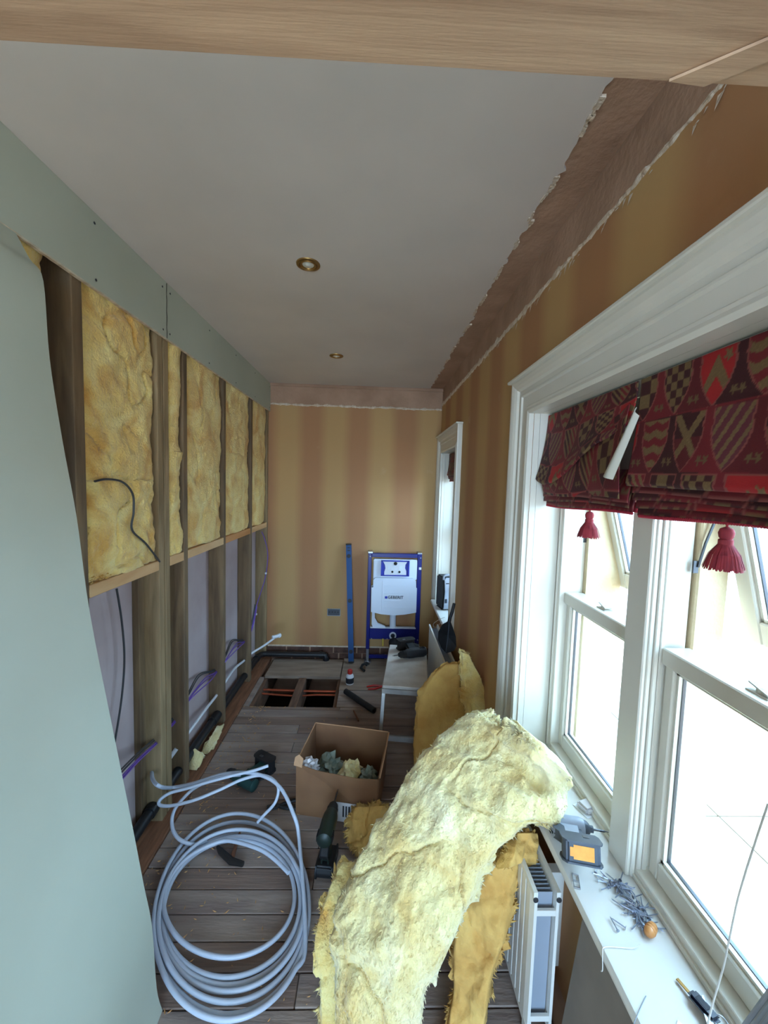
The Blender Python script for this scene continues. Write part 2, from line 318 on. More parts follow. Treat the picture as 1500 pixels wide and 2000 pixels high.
# ---- back wall
wb = struct('wall_back', (0, YB, 0))
Box('masonry', M['plaster'], (-1.15, YB, -.4), (.96, YB+.15, 2.6), wb)
paperwall(wb, 'x', M['paperb'], XL, XR-.002, 2.295, .10, [], YB, -1, seed=4)
ridge(wb, 'x', YB, -1, XL, XR, 2.297, lambda u: .011, 6)
Box('plaster_strip', M['plaster'], (XL, YB-.012, 2.455), (XR, YB, ZC+.006), wb)
m = MB()
x = XL+.02
for row in range(2):
    x = XL+.02 - row*.05
    while x < .55:
        b = x+.205
        Box('brick', M['brick'], (max(x, XL), YB-.006, -.02+row*.062), (min(b, .585), YB+.01, .038+row*.062), wb, bevel=.003); x = b+.012
Box('paper_lip', M['filler'], (XL+.01, YB-.011, .098), (.2, YB-.003, .112), wb, bevel=.002)
# electrical back box let into the wall
bbx = empty('back_box', ((-.335), YB-.004, .39)); tag(bbx, 'grey metal socket back box let into the wallpapered back wall', 'socket box')
m = MB(); X0, X1, Z0, Z1 = -.395, -.275, .395, .462
for a, b in (((X0, Z0), (X1, Z0+.004)), ((X0, Z1-.004), (X1, Z1)), ((X0, Z0), (X0+.004, Z1)), ((X1-.004, Z0), (X1, Z1))):
    m.box((a[0], YB-.012, a[1]), (b[0], YB-.003, b[1]))
m.build('rim', M['steel'], bbx); Box('backplate', M['dsteel'], (X0, YB-.006, Z0), (X1, YB-.0035, Z1), bbx)
m = MB()
for i in range(4): m.lathe([(.006, 0), (.006, .004)], 10, Matrix.Translation((X0+.02+i*.026, YB-.006, .43)) @ Matrix.Rotation(R(90), 4, 'X'))
tag(m.build('knockout', M['black'], bbx), kind='stuff')
# ---- unseen wall behind the camera, its wide opening added to let in fill light
wf = struct('wall_front', (0, -2.3, 0))
for a, b in (((-1.15, -.4), (-.92, 2.6)), ((.58, -.4), (.96, 2.6)), ((-.92, -.4), (.58, .05)), ((-.92, 2.3), (.58, 2.6))): Box('plaster_front', M['ceil'], (a[0], -2.45, a[1]), (b[0], -2.3, b[1]), wf)
# ---- left wall: stud partition
wl = struct('wall_left', (XL, 0, 0))
Box('cavity_board', M['pinkboard'], (XB-.02, -2.3, -.02), (XB, YB, 2.6), wl)
Box('bottom_plate', M['redlip'], (XB+.001, -2.2, -.03), (-.897, YB-.002, .012), wl, bevel=.002)
studs = [(-2.2, -2.15, 0), (-.6, -.555, 0), (.42, .465, 0), (.85, .895, 0), (1.268, 1.313, 0), (1.742, 1.785, 1), (1.792, 1.834, 1), (1.97, 2.012, 0), (2.49, 2.526, 0), (3.028, 3.072, 0), (3.488, 3.524, 1)]
for a, b, l in studs: Box('stud', M['stud2'] if l else M['stud'], (XB+.001, a, .012), (XL, b, ZC), wl, bevel=.002)
Box('batten', M['stud'], (XB, 1.70, .012), (XB+.03, 1.741, 1.2), wl, bevel=.002)
for (a, b), mm in zip(((.897, 1.266), (1.315, 1.740), (1.836, 1.968), (2.014, 2.488), (2.528, 3.026), (3.074, 3.486)), ('pine', 'pine', 'pine', 'pine', 'pineo', 'pine')):
    Box('noggin', M[mm], (XB+.001, a, 1.206), (XL+.001, b, 1.25), wl, bevel=.002)
# green drop boards along the top, two sheets with a seam
def dropboard(y0, y1, seed):
    N_ = max(8, int((y1-y0)/.02)); m = MB(); v = []
    for i in range(N_+1):
        yq = y0+(y1-y0)*i/N_; zb = 2.232+.0025*noise.noise(Vector((yq*30, seed, 0)))
        v += [(XL+.0135, yq, zb), (XL+.0135, yq, ZC-.001), (XL+.001, yq, ZC-.001), (XL+.001, yq, zb)]
    f = [(i*4+j, (i+1)*4+j, (i+1)*4+(j+1) % 4, i*4+(j+1) % 4) for i in range(N_) for j in range(4)]+[(0, 1, 2, 3), tuple(N_*4+j for j in (3, 2, 1, 0))]
    o = m.add(v, f).build('plasterboard', M['aqua'], wl)
    e = MB(); v = []
    for i in range(N_+1):
        yq = y0+(y1-y0)*i/N_; zb = 2.232+.0025*noise.noise(Vector((yq*30, seed, 0))); t = .003+.002*noise.noise(Vector((yq*50, 3, seed)))
        v += [(XL+.0140, yq, zb+t), (XL+.0125, yq, zb-.001), (XL+.002, yq, zb-.001)]
    e.add(v, [(i*3+j, (i+1)*3+j, (i+1)*3+j+1, i*3+j+1) for i in range(N_) for j in range(2)]).build('torn_edge', M['edge'], o)
    s = MB()
    ys = [y0+.03+(y1-y0-.06)*i/max(1, round((y1-y0)/.4)) for i in range(max(1, round((y1-y0)/.4))+1)]
    for yq in ys:
        for z in (2.262, 2.44): s.lathe([(.004, 0), (.0045, .0012), (.002, .0016)], 8, Matrix.Translation((XL+.0135, yq+.01*noise.noise(Vector((yq*9, z*7, 1))), z)) @ Matrix.Rotation(R(90), 4, 'Y'))
    tag(s.build('screw_heads', M['ink'], o), kind='stuff')
dropboard(-.3, 1.797, 1); dropboard(1.8005, YB-.001, 2); dropboard(-2.29, -.303, 3)
m = MB(); pts = [(XL+.0142, 1.799+.002*math.sin(z*90), z) for z in [2.235+.0235*i for i in range(11)]]
m.tube(pts, .0012, 5); m.build('seam_gap', M['dark'], wl)
# ---- windows
def sweep_frame(parent, name, mt, Y0, Y1, Z0, Z1, prof, sgn=1, part_bottom=False):
    # prof: (offset outwards from the opening, x). Mitred left, top and right runs
    m = MB(); v = []
    for o_, x in prof: v += [(x, Y0-o_, Z0), (x, Y0-o_, Z1+o_), (x, Y1+o_, Z1+o_), (x, Y1+o_, Z0)]
    k = len(prof); f = [(i*4+j, i*4+j+1, (i+1)*4+j+1, (i+1)*4+j) for i in range(k-1) for j in range(3)]
    m.add(v, f); return m.build(name, mt, parent)
def sash(parent, y0, y1, z0, z1, x, name='lower_sash', st=.03, br=.055, tr=.045, mtx=None):
    m = MB(); T = .045
    for a, b in (((y0, z0), (y0+st, z1)), ((y1-st, z0), (y1, z1)), ((y0+st, z0), (y1-st, z0+br)), ((y0+st, z1-tr), (y1-st, z1))):
        m.box((x, a[0], a[1]), (x+T, b[0], b[1]), mtx)
    s = m.build(name, M['white'], parent, bevel=.003)
    g = MB(); q = .008
    for a, b in (((y0+st, z0+br), (y0+st+q, z1-tr)), ((y1-st-q, z0+br), (y1-st, z1-tr)), ((y0+st, z0+br), (y1-st, z0+br+q)), ((y0+st, z1-tr-q), (y1-st, z1-tr))):
        g.box((x+.008, a[0], a[1]), (x+.018, b[0], b[1]), mtx); g.box((x+.026, a[0], a[1]), (x+.036, b[0], b[1]), mtx)
    g.each('glazing_bead', M['white'], s)
    g = MB(); q = .003
    for a, b in (((y0+st+.006, z0+br), (y0+st+.010, z1-tr)), ((y1-st-.010, z0+br), (y1-st-.006, z1-tr)), ((y0+st, z0+br+.006), (y1-st, z0+br+.010))):
        g.box((x+.018, a[0], a[1]), (x+.026, b[0], b[1]), mtx)
    g.each('spacer_bar', M['dsteel'], s)
    p = MB().box((x+.0205, y0+st-.002, z0+br-.002), (x+.0235, y1-st+.002, z1-tr+.002), mtx); p.build('glass', M['glass'], s)
    return s
def window(name, Y0, Y1, bays, zs, zh, cw=.165, ch=.15, far=False):
    t = struct(name, (XR, (Y0+Y1)/2, zs))
    xo = XR-.004
    prof = [(0, XR+.02), (0, xo-.018), (.012, xo-.022), (.022, xo-.018), (.03, xo-.018), (.034, xo-.013), (.075, xo-.013), (.08, xo-.019), (.086, xo-.019), (.09, xo-.014), (.105, xo-.016), (.112, xo-.024), (.125, xo-.030), (.14, xo-.034), (.150, xo-.034), (.153, xo-.026), (.153, XR)]
    s_ = cw/.153; prof = [(a*s_, x) for a, x in prof]
    v = MB(); vv = []
    zb = zs-.01
    for o_, x in prof: vv += [(x, Y0-o_, zb), (x, Y0-o_, zh+o_*ch/cw), (x, Y1+o_, zh+o_*ch/cw), (x, Y1+o_, zb)]
    k = len(prof)
    for run, nm in ((0, 'casing_near'), (1, 'casing_head'), (2, 'casing_far')):
        mm = MB(); vs = []
        for i in range(k): vs += [vv[i*4+run], vv[i*4+run+1]]
        mm.add(vs, [(i*2, i*2+1, i*2+3, i*2+2) for i in range(k-1)]); mm.build('casing', M['white'], t)
    Box('casing_cap', M['white'], (xo-.048, Y0-cw-.012, zh+ch-.006), (XR, Y1+cw+.012, zh+ch+.006), t, bevel=.003)
    # reveal lining, sill board
    for a, b in (((XR+.021, Y1, zs), (.711, Y1+.012, zh+.012)), ((XR+.021, Y0-.012, zs), (.711, Y0, zh+.012)), ((XR+.021, Y0, zh), (.711, Y1, zh+.013))): Box('lining_board', M['white'], a, b, t)
    sl = MB(); e0, e1 = (Y0-.06, Y1+.004)
    sl.prism([(.725, zs), (.725, zs+.026), (.545, zs+.026), (.537, zs+.024), (.532, zs+.017), (.531, zs+.010), (.534, zs+.003), (.541, zs)], e0, e1)
    sl.build('window_sill', M['whitew'], t, smooth=True)
    Box('sill_apron', M['white'], (.572, e0+.02, zs-.03), (XR-.004, e1-.01, zs), t, bevel=.003)
    z0 = zs+.026
    # outer frame
    m = MB(); Fx0, Fx1 = .712, .80
    m.box((Fx0, Y1-.035, z0), (Fx1, Y1, zh)); m.box((Fx0, Y0, z0), (Fx1, Y0+.035, zh)); m.box((Fx0, Y0+.035, zh-.035), (Fx1, Y1-.035, zh)); m.box((Fx0, Y0+.035, z0), (Fx1, Y1-.035, z0+.028))
    m.build('frame', M['white'], t, bevel=.002)
    m = MB(); q = [(Y0+.035, Y1-.035)]
    m.box((Fx0-.006, Y0+.035, z0), (Fx0+.004, Y1-.035, z0+.012)); m.box((Fx0-.005, Y1-.018, z0+.012), (Fx0+.004, Y1-.010, zh)); m.each('frame_moulding', M['white'], t, bevel=.0015)
    if len(bays) > 1:
        u0, u1 = bays[1][1]+.010, bays[0][0]-.010
        m = MB(); m.box((.69, u0, z0), (Fx1-.001, u1, zh-.001)); m.build('mullion', M['white'], t, bevel=.003)
        m = MB()
        for x, dy in ((.7, .004), (.713, .0085), (.726, .0095)): m.box((x, u0-dy, z0+.001), (x+.012, u0+.001, zh-.002)); m.box((x, u1-.001, z0+.001), (x+.012, u1+dy, zh-.002))
        m.each('mullion_moulding', M['white'], t, bevel=.002)
    zm = 1.235
    for (a, b) in bays:
        s = sash(t, a, b, z0+.029, zm-.003, .742, 'lower_sash', st=.028, br=.05)
        Box('meeting_rail', M['white'], (.730, a, zm-.042), (.80, b, zm), t, bevel=.003)
        yc = (a+b)/2
        if not far: # fitch catch on the rail
            m = MB(); m.box((.75, yc-.022, zm), (.776, yc+.022, zm+.003)); m.lathe([(.010, 0), (.010, .006), (.004, .010)], 12, Matrix.Translation((.763, yc, zm+.003)))
            m.add([(.752, yc-.02, zm+.006), (.774, yc-.02, zm+.006), (.77, yc+.02, zm+.014), (.757, yc+.024, zm+.014), (.752, yc-.02, zm+.009), (.774, yc-.02, zm+.009), (.77, yc+.02, zm+.017), (.757, yc+.024, zm+.017)], [(0, 1, 2, 3), (4, 7, 6, 5), (0, 4, 5, 1), (1, 5, 6, 2), (2, 6, 7, 3), (3, 7, 4, 0)])
            m.build('catch', M['lining'], t)
        # upper light, hung from its head and pushed outwards
        hinge = Matrix.Translation((.79, 0, zh-.04)) @ Matrix.Rotation(R(-15.5 if not far else -3), 4, 'Y') @ Matrix.Translation((-.79, 0, -(zh-.04)))
        sash(t, a+.006, b-.006, zm+.01, zh-.04, .77, 'upper_sash', st=.042, br=.06, tr=.05, mtx=hinge)
        if not far:
            m = MB(); m.tube([(.80, b-.004, 1.44), (.81, b-.008, 1.50), (.84, b-.012, 1.60)], .0035, 6); m.box((.79, b-.003, 1.425), (.802, b+.001, 1.455))
            m.build('window_stay', M['dsteel'], t)
    return t
window('window_1', .45, 1.46, [(1.022, 1.425), (.487, .925)], ZS, ZH)
window('window_2', 2.78, 3.38, [(2.817, 3.343)], ZS, ZH, cw=.125, ch=.15, far=True)
window('fill_window', -1.6, -.4, [(-.97, -.437), (-1.563, -1.03)], ZS, ZH, far=True)  # unseen window added behind the camera to throw blue skylight on the green sheet
# ---- header beam over the opening we look through, with its posts
hb = struct('trim_1', (0, .4, 0)); 
Box('header_beam', M['pinex'], (-.62, .335, 2.057), (.591, .440, 2.15), hb, bevel=.002)
Box('post', M['pine'], (-.62, .345, 0), (-.575, .438, 2.057), hb, bevel=.002)
m = MB(); m.add([(.34, .438, 2.056), (.30, .435, 2.056), (.45, .335, 2.056), (.50, .335, 2.056), (.34, .438, 2.053), (.30, .435, 2.053), (.45, .335, 2.053), (.50, .335, 2.053)], [(0, 1, 2, 3), (7, 6, 5, 4), (0, 4, 5, 1), (1, 5, 6, 2), (2, 6, 7, 3), (3, 7, 4, 0)])
m.build('splice_strip', M['pinex'], hb)
# ---- outdoors
g = struct('ground', (2, 1, -.35)); Box('soil', M['pave'], (-9, -9, -.6), (9, 9, -.43), g)  # soil carried on unseen round the house, added to bounce warm sunlight
for i in range(5):
    for j in range(9): 
        if (i, j) == (1, 4): continue
        Box('paving_slab', M['pave'], (.98+i*.6, -2+j*.6, -.43), (1.572+i*.6, -1.408+j*.6, -.35), g, bevel=.004)
gw = Box('garden_wall', M['outw'], (4.0, -4, -.37), (4.2, 9, 1.3)); tag(gw, 'low white rendered wall outside beyond the paving', 'wall')
# ---- unseen wall added behind the partition so that no sky leaks in
bk = struct('trim_2', (-1.3, 0, 0)); Box('sky_block_wall', M['pinkboard'], (-1.35, -2.45, -.5), (-1.2, 3.7, 2.7), bk)
# ================================================================ THINGS
# ---- insulation
def slab(rows, thick, *a_, fuzz=0, **k_): return _slab(rows, thick, *a_, fuzz=fuzz, **k_)
def _slab(rows, thick, nu=70, nv=46, amp=.012, seed=0, name='slab', mt=None, parent=None, push=None, edge=.012, fringe=0, crease=.0, cs=3.0, flen=.02, fuzz=0, rk=.42):
    """closed soft slab through rows of (left, right[, middle]) points"""
    rows = [(Vector(r_[0]), Vector(r_[1]), Vector(r_[2]) if len(r_) > 2 else None) for r_ in rows]
    Ls = spline([r_[0] for r_ in rows], 8); Rs_ = spline([r_[1] for r_ in rows], 8)
    Ms = spline([r_[2] if r_[2] is not None else (r_[0]+r_[1])/2 for r_ in rows], 8)
    def samp(A, t):
        f_ = t*(len(A)-1); i = min(int(f_), len(A)-2); return A[i].lerp(A[i+1], f_-i)
    G = []
    for i in range(nu+1):
        t = i/nu; a, b, c = samp(Ls, t), samp(Rs_, t), samp(Ms, t); row = []
        for j in range(nv+1):
            s = j/nv; p = a*(1-s)*(1-2*s)+c*4*s*(1-s)+b*s*(2*s-1)
            row.append(p)
        G.append(row)
    def nrm(i, j):
        du = G[min(i+1, nu)][j]-G[max(i-1, 0)][j]; dv = G[i][min(j+1, nv)]-G[i][max(j-1, 0)]
        n_ = dv.cross(du); return n_.normalized() if n_.length > 1e-9 else Vector((0, 0, 1))
    NN = [[nrm(i, j) for j in range(nv+1)] for i in range(nu+1)]
    c_ = Vector((0, 0, CAMH)); mid = G[nu//2][nv//2]
    sg = 1 if NN[nu//2][nv//2].dot(c_-mid) > 0 else -1
    so = Vector((seed*7.3, seed*3.1, seed*1.7)); v = []; top = []; bot = []
    for i in range(nu+1):
        for j in range(nv+1):
            p = G[i][j]; n_ = NN[i][j]*sg; e = min(i/nu, 1-i/nu)*nu/nv*1.2; e = min(e, j/nv, 1-j/nv)
            rnd = min(1, e/.10); drop = (1-math.sqrt(max(0, 1-(1-rnd)**2)))*thick*rk
            q = p+so
            d = amp*(1.3*fr(q*6)+.6*fr(q*19, 3))
            if crease: 
                cr_ = abs(fr(q*cs, 3)); d -= crease*max(0, 1-cr_/.05)
            if e <= 0:
                tan = (p-mid); tan -= n_*tan.dot(n_); tan.normalize(); p = p+tan*edge*(1.4*fr(q*16)+.9*noise.noise(q*60))
            top.append(p+n_*(d-drop)); bot.append(p-n_*(thick-drop*.6)+n_*amp*fr(q*7+Vector((5, 5, 5))))
    v = top+bot; K = (nu+1)*(nv+1); f = []
    I = lambda i, j: i*(nv+1)+j
    for i in range(nu):
        for j in range(nv):
            f.append((I(i, j), I(i, j+1), I(i+1, j+1), I(i+1, j))); f.append((K+I(i, j), K+I(i+1, j), K+I(i+1, j+1), K+I(i, j+1)))
    ring = [(i, 0) for i in range(nu+1)]+[(nu, j) for j in range(1, nv+1)]+[(i, nv) for i in range(nu-1, -1, -1)]+[(0, j) for j in range(nv-1, 0, -1)]
    # side walls with two inner rings so that the torn edge bulges
    rn = len(ring); base = len(v)
    for l_, s_ in enumerate((.3, .65)):
        for (i, j) in ring:
            p = top[I(i, j)].lerp(bot[I(i, j)], s_); tan = (p-mid); n_ = NN[i][j]; tan -= n_*tan.dot(n_); tan.normalize()
            v.append(p+tan*edge*(.5+1.5*fr((p+so)*22)))
    for a in range(rn):
        b = (a+1) % rn; A, B = ring[a], ring[b]; ch = [I(*A), base+a, base+rn+a, K+I(*A)], [I(*B), base+b, base+rn+b, K+I(*B)]
        for l_ in range(3): f.append((ch[0][l_], ch[0][l_+1], ch[1][l_+1], ch[1][l_]))
    o = MB().add(v, f).build(name, mt or M['ins'], parent, smooth=True)
    if fringe:
        rs = random.Random(seed+50); m = MB()
        for q in range(fringe):
            a = rs.randrange(rn); i, j = ring[a]; p = top[I(i, j)].lerp(bot[I(i, j)], rs.uniform(-.02, 1)); tan = (p-mid); n_ = NN[i][j]; tan -= n_*tan.dot(n_); tan.normalize()
            for rep in range(3):
                d = (tan+Vector([rs.uniform(-.9, .9) for _ in range(3)])).normalized(); l = rs.uniform(.3, 1)*flen; sd = d.orthogonal().normalized()*rs.uniform(.0015, .006)
                b0 = p-tan*.006; d2 = (d+Vector([rs.uniform(-.5, .5) for _ in range(3)])).normalized()
                m.add([b0-sd, b0+sd, b0+d*l*.6+sd*.6, b0+d*l*.6-sd*.6, b0+d*l*.6+d2*l*.6, b0+d.cross(sd)*.8, b0+d*l*.6+d.cross(sd)*.5], [(0, 1, 2, 3), (3, 2, 4), (0, 3, 6, 5), (1, 5, 6, 2), (3, 4, 6), (2, 6, 4)])
        for q in range(fuzz):
            i = rs.randrange(1, nu); j = rs.randrange(1, nv); p = top[I(i, j)]; n_ = NN[i][j]*sg; along = (top[I(i-1, j)]-p).normalized()
            d = (along*rs.choice((-1, 1))+Vector([rs.uniform(-1, 1) for _ in range(3)])*.7+n_*.25).normalized(); l = rs.uniform(.005, .016); sd = d.cross(n_).normalized()*rs.uniform(.0003, .0010)
            b0 = p+n_*.0005; m.add([b0-sd, b0+sd, b0+d*l*.5+n_*.0015+sd, b0+d*l*.5+n_*.0015-sd, b0+d*l], [(0, 1, 2, 3), (3, 2, 4)])
        ff = m.build('fibres', mt or M['ins'], o, smooth=False); ff.data.shade_smooth() if hasattr(ff.data, 'shade_smooth') else None; tag(ff, kind='stuff')
    return o
def bay(y0, y1, z0, z1, seed, label, x=XL-.004, amp=.008, nu=60, nv=30, jl=.004, jr=.003, crease=.010, mt=None):
    rows = []; n = 7
    for i in range(n):
        z = z0+(z1-z0)*i/(n-1)
        a = y0+jl*(1+noise.noise(Vector((z*6, seed, 0)))); b = y1-jr*(1+1.2*noise.noise(Vector((z*6, seed, 9))))
        rows.append(((x-.01, a, z), (x-.01, b, z), (x+.004, (a+b)/2, z)))
    o = slab(rows, .055, nu, nv, amp, seed, 'insulation_batt', mt, edge=.004, crease=crease, cs=2.6, rk=.14)
    return tag(o, label, 'insulation', 'glass wool batts between the wall studs')
bay(.90, 1.20, 2.12, 2.34, 1, 'yellow glass wool batt showing as a corner above the leaning green board')
bay(1.318, 1.738, 1.60, 2.33, 2, 'widest yellow glass wool batt, upper piece between first two studs', nu=90, nv=50, crease=.018, amp=.010)
bay(1.318, 1.738, 1.252, 1.607, 3, 'bulging lower yellow glass wool piece crossed by the black cable', nu=50, nv=50, amp=.014, crease=.020, x=XL+.002)
bay(1.842, 1.966, 1.72, 2.33, 4, 'narrow yellow glass wool strip, upper piece beside the double stud', nv=16)
bay(1.842, 1.968, 1.252, 1.75, 5, 'narrow yellow glass wool strip, lower puffy piece beside the double stud', nv=18, x=XL+.002, amp=.012)
bay(2.016, 2.486, 1.252, 2.33, 6, 'broad yellow glass wool batt right of the narrow strip', nu=80, nv=40)
bay(2.53, 3.024, 1.252, 1.80, 7, 'lower yellow glass wool piece above the orange noggin', nu=40, nv=36)
bay(2.53, 3.024, 1.79, 2.33, 8, 'upper yellow glass wool piece above the orange noggin', nu=40, nv=36)
bay(3.076, 3.484, 1.252, 2.33, 9, 'greenish yellow glass wool batt nearest the back wall', nu=60, nv=26, crease=.004)
# crumbs of wool lying on the noggin edge
m = MB(); rs = random.Random(9)
for i in range(120):
    y = rs.uniform(1.32, 1.6); s_ = rs.uniform(.002, .006); c = Vector((XL+rs.uniform(-.012, .001), y, 1.252+rs.uniform(0, .022)))
    m.add([c+Vector((s_, 0, 0)), c+Vector((0, s_, 0)), c+Vector((-s_, 0, 0)), c+Vector((0, -s_, 0)), c+Vector((0, 0, s_))], [(0, 1, 4), (1, 2, 4), (2, 3, 4), (3, 0, 4), (3, 2, 1, 0)])
tag(m.build('wool_crumbs', M['inso']), 'crumbs of yellow wool on the noggin below the widest batt', 'debris', kind='stuff')

def A(px, py, z): return at(px, py, z=z)
# big pale batt slumped over the sill and radiator
rows = [(A(636, 2150, .12), A(800, 2150, .16)), (A(640, 2040, .20), A(822, 2060, .24)), (A(640, 1945, .28), A(842, 1955, .34)), (A(636, 1815, .36), A(885, 1855, .42)), (A(668, 1705, .43), A(925, 1765, .49)),
        (A(722, 1615, .51), A(955, 1695, .56)), (A(770, 1535, .60), A(1020, 1628, .645)), (A(826, 1452, .70), A(1092, 1604, .685)), (A(892, 1394, .79), A(1108, 1562, .70)), (A(936, 1382, .83), A(1030, 1490, .79))]
rows = [(a, b, (a+b)/2+Vector((-.01, -.02, .035 if i < 7 else (.03, .012, .0)[i-7]))) for i, (a, b) in enumerate(rows)]
o = slab(rows, .085, 160, 110, .019, 11, 'insulation_batt', M['insp'], fringe=1100, crease=.012, cs=3.2, edge=.018, flen=.020, fuzz=4500)
tag(o, 'large pale yellow glass wool batt slumped over radiator and window sill', 'insulation', 'loose glass wool batts by the window')
# darker batt standing behind it
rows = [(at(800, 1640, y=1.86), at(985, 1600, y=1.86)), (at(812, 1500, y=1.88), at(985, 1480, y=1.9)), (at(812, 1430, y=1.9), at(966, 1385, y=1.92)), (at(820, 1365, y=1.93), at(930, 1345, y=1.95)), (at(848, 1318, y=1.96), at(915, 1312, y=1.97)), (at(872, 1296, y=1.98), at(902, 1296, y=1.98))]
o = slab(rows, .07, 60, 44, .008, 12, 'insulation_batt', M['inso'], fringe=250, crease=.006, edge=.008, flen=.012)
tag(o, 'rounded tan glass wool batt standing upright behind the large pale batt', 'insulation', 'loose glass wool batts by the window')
rows = [(at(930, 1480, y=1.80), at(985, 1480, y=1.80)), (at(915, 1400, y=1.84), at(972, 1395, y=1.86)), (at(906, 1330, y=1.88), at(945, 1335, y=1.9)), (at(902, 1272, y=1.92), at(915, 1276, y=1.92))]
o = slab(rows, .05, 46, 20, .014, 13, 'insulation_batt', M['ins'], fringe=350, crease=.012, edge=.014, flen=.02)
tag(o, 'ragged thin glass wool strip against the wallpaper behind the pale batt', 'insulation', 'loose glass wool batts by the window')
# batt hanging below the pale one; its shade is put into the browner wool
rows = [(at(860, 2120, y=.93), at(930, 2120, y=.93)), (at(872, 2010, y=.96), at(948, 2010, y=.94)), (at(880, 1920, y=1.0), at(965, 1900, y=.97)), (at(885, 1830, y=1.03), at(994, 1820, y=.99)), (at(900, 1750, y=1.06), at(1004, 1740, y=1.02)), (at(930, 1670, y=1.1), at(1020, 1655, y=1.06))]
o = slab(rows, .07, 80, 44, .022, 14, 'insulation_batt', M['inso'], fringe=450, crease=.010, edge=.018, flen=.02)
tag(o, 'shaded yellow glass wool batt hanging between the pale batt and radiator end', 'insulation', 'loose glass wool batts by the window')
rows = [(at(985, 1690, z=.54), at(1052, 1690, z=.54)), (at(1000, 1655, z=.575), at(1062, 1655, z=.575)), (at(1012, 1625, z=.60), at(1060, 1625, z=.60))]
o = slab(rows, .05, 30, 30, .030, 16, 'insulation_batt', M['inso'], fringe=200, crease=.01, edge=.014, flen=.016)
tag(o, 'orange tinged tuft of glass wool tucked between radiator and sill', 'insulation', 'loose glass wool batts by the window')
# under-layer fringe on the left
rows = [(at(622, 2080, z=.04), at(700, 2080, z=.05)), (at(622, 1930, z=.16), at(700, 1930, z=.18)), (at(612, 1840, z=.22), at(700, 1840, z=.24)), (at(632, 1755, z=.28), at(720, 1755, z=.3)), (at(665, 1680, z=.33), at(740, 1680, z=.36))]
o = slab(rows, .06, 60, 24, .012, 15, 'insulation_batt', M['ins'], fringe=600, crease=.01, edge=.026, flen=.026)
tag(o, 'ragged yellow glass wool layer peeping out under the pale batt on the left', 'insulation', 'loose glass wool batts by the window')
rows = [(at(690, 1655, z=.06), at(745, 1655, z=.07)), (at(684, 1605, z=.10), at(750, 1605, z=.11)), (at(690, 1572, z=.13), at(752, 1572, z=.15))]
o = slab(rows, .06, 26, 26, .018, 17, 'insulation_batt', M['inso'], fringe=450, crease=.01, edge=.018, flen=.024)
tag(o, 'small golden tuft of glass wool beside the cardboard box corner', 'insulation', 'loose glass wool batts by the window')
# wool scraps in the floor of the stud cavity
for i, (a, b, lb) in enumerate((((-.975, 2.06, .02), (-.92, 2.16, .10), 'pale wool scrap in the stud cavity by the black pipe, nearer piece'), ((-.96, 2.2, .03), (-.915, 2.42, .045), 'long pale wool scrap along the bottom plate past the third stud'))):
    rows = [((a[0]-.01, a[1], a[2]), (b[0]-.01, a[1], a[2]+.01)), ((a[0], (a[1]+b[1])/2, b[2]), (b[0], (a[1]+b[1])/2, b[2]-.02)), ((a[0], b[1], a[2]+.02), (b[0]-.01, b[1], a[2]+.02))]
    tag(slab(rows, .02, 16, 12, .014, 30+i, 'wool_scrap', M['insp'], edge=.012, fringe=60, flen=.012), lb, 'insulation')

# ---- green sheet leaning and bowed against the stud wall
prof = [(at(85, 550, y=1.09), 1), (at(97, 700, y=1.09), 1), (at(122, 860, y=1.09), 1), (at(150, 1012, y=1.09), 1), (at(176, 1200, y=1.09), 1), (at(225, 1447, y=1.09), 1), (at(258, 1610, y=1.09), 1), (at(281, 1729, y=1.09), 1), (at(297, 1810, y=1.09), 1), (at(306, 1930, y=1.09), 1)]
pts = [(-.9335, 2.2315), (-.912, 2.178)]+[(max(min(p.x, -.58), -.930), p.z) for p, _ in prof]+[(-.598, .001)]
sp_ = spline([(x, 0, z) for x, z in pts], 5)
m = MB(); N_ = len(sp_); vs = []
for i, p in enumerate(sp_):
    t = (sp_[min(i+1, N_-1)]-sp_[max(i-1, 0)]).normalized(); nn = Vector((-t.z, 0, t.x)); nn = nn if nn.x > 0 else -nn
    ye = 1.07+.02*min(1, (N_ and i/8))
    for yq in (-.13, ye): vs += [(p.x, yq, p.z), (p.x-nn.x*.0125, yq, p.z-nn.z*.0125)]
f = []
for i in range(N_-1):
    a = i*4; b = a+4; f += [(a, a+2, b+2, b), (a+1, b+1, b+3, a+3), (a+2, a+3, b+3, b+2), (a, b, b+1, a+1)]
f += [(0, 1, 3, 2), ((N_-1)*4, (N_-1)*4+2, (N_-1)*4+3, (N_-1)*4+1)]
sh = m.add(vs, f).build('plasterboard_sheet', M['aqua'], smooth=True)
tag(sh, 'large bowed green moisture-resistant plasterboard sheet leaning on the stud wall', 'plasterboard')
m = MB(); vs = []
for i, p in enumerate(sp_):
    for q in range(2): vs.append((p.x-.001-q*.0105, 1.0705+.02*min(1, i/8), p.z))
m.add(vs, [(i*2, i*2+1, i*2+3, i*2+2) for i in range(N_-1)]).build('cut_edge', M['edge'], sh)

# ---- white plastic pipe coil
def C(zx, zy): return (200+zx/3.3333, 1450+zy/3.3333)
pp = []
def AZ(zx, zy, z): return at(*C(zx, zy), z=z)
loops = [(400, 640, 1240, 1300, .050), (395, 640, 1255, 1500, .020), (395, 615, 1300, 1560, .036), (385, 600, 1310, 1600, .014), (370, 570, 1318, 1640, .052), (352, 520, 1338, 1740, .018), (335, 465, 1348, 1805, .040)]
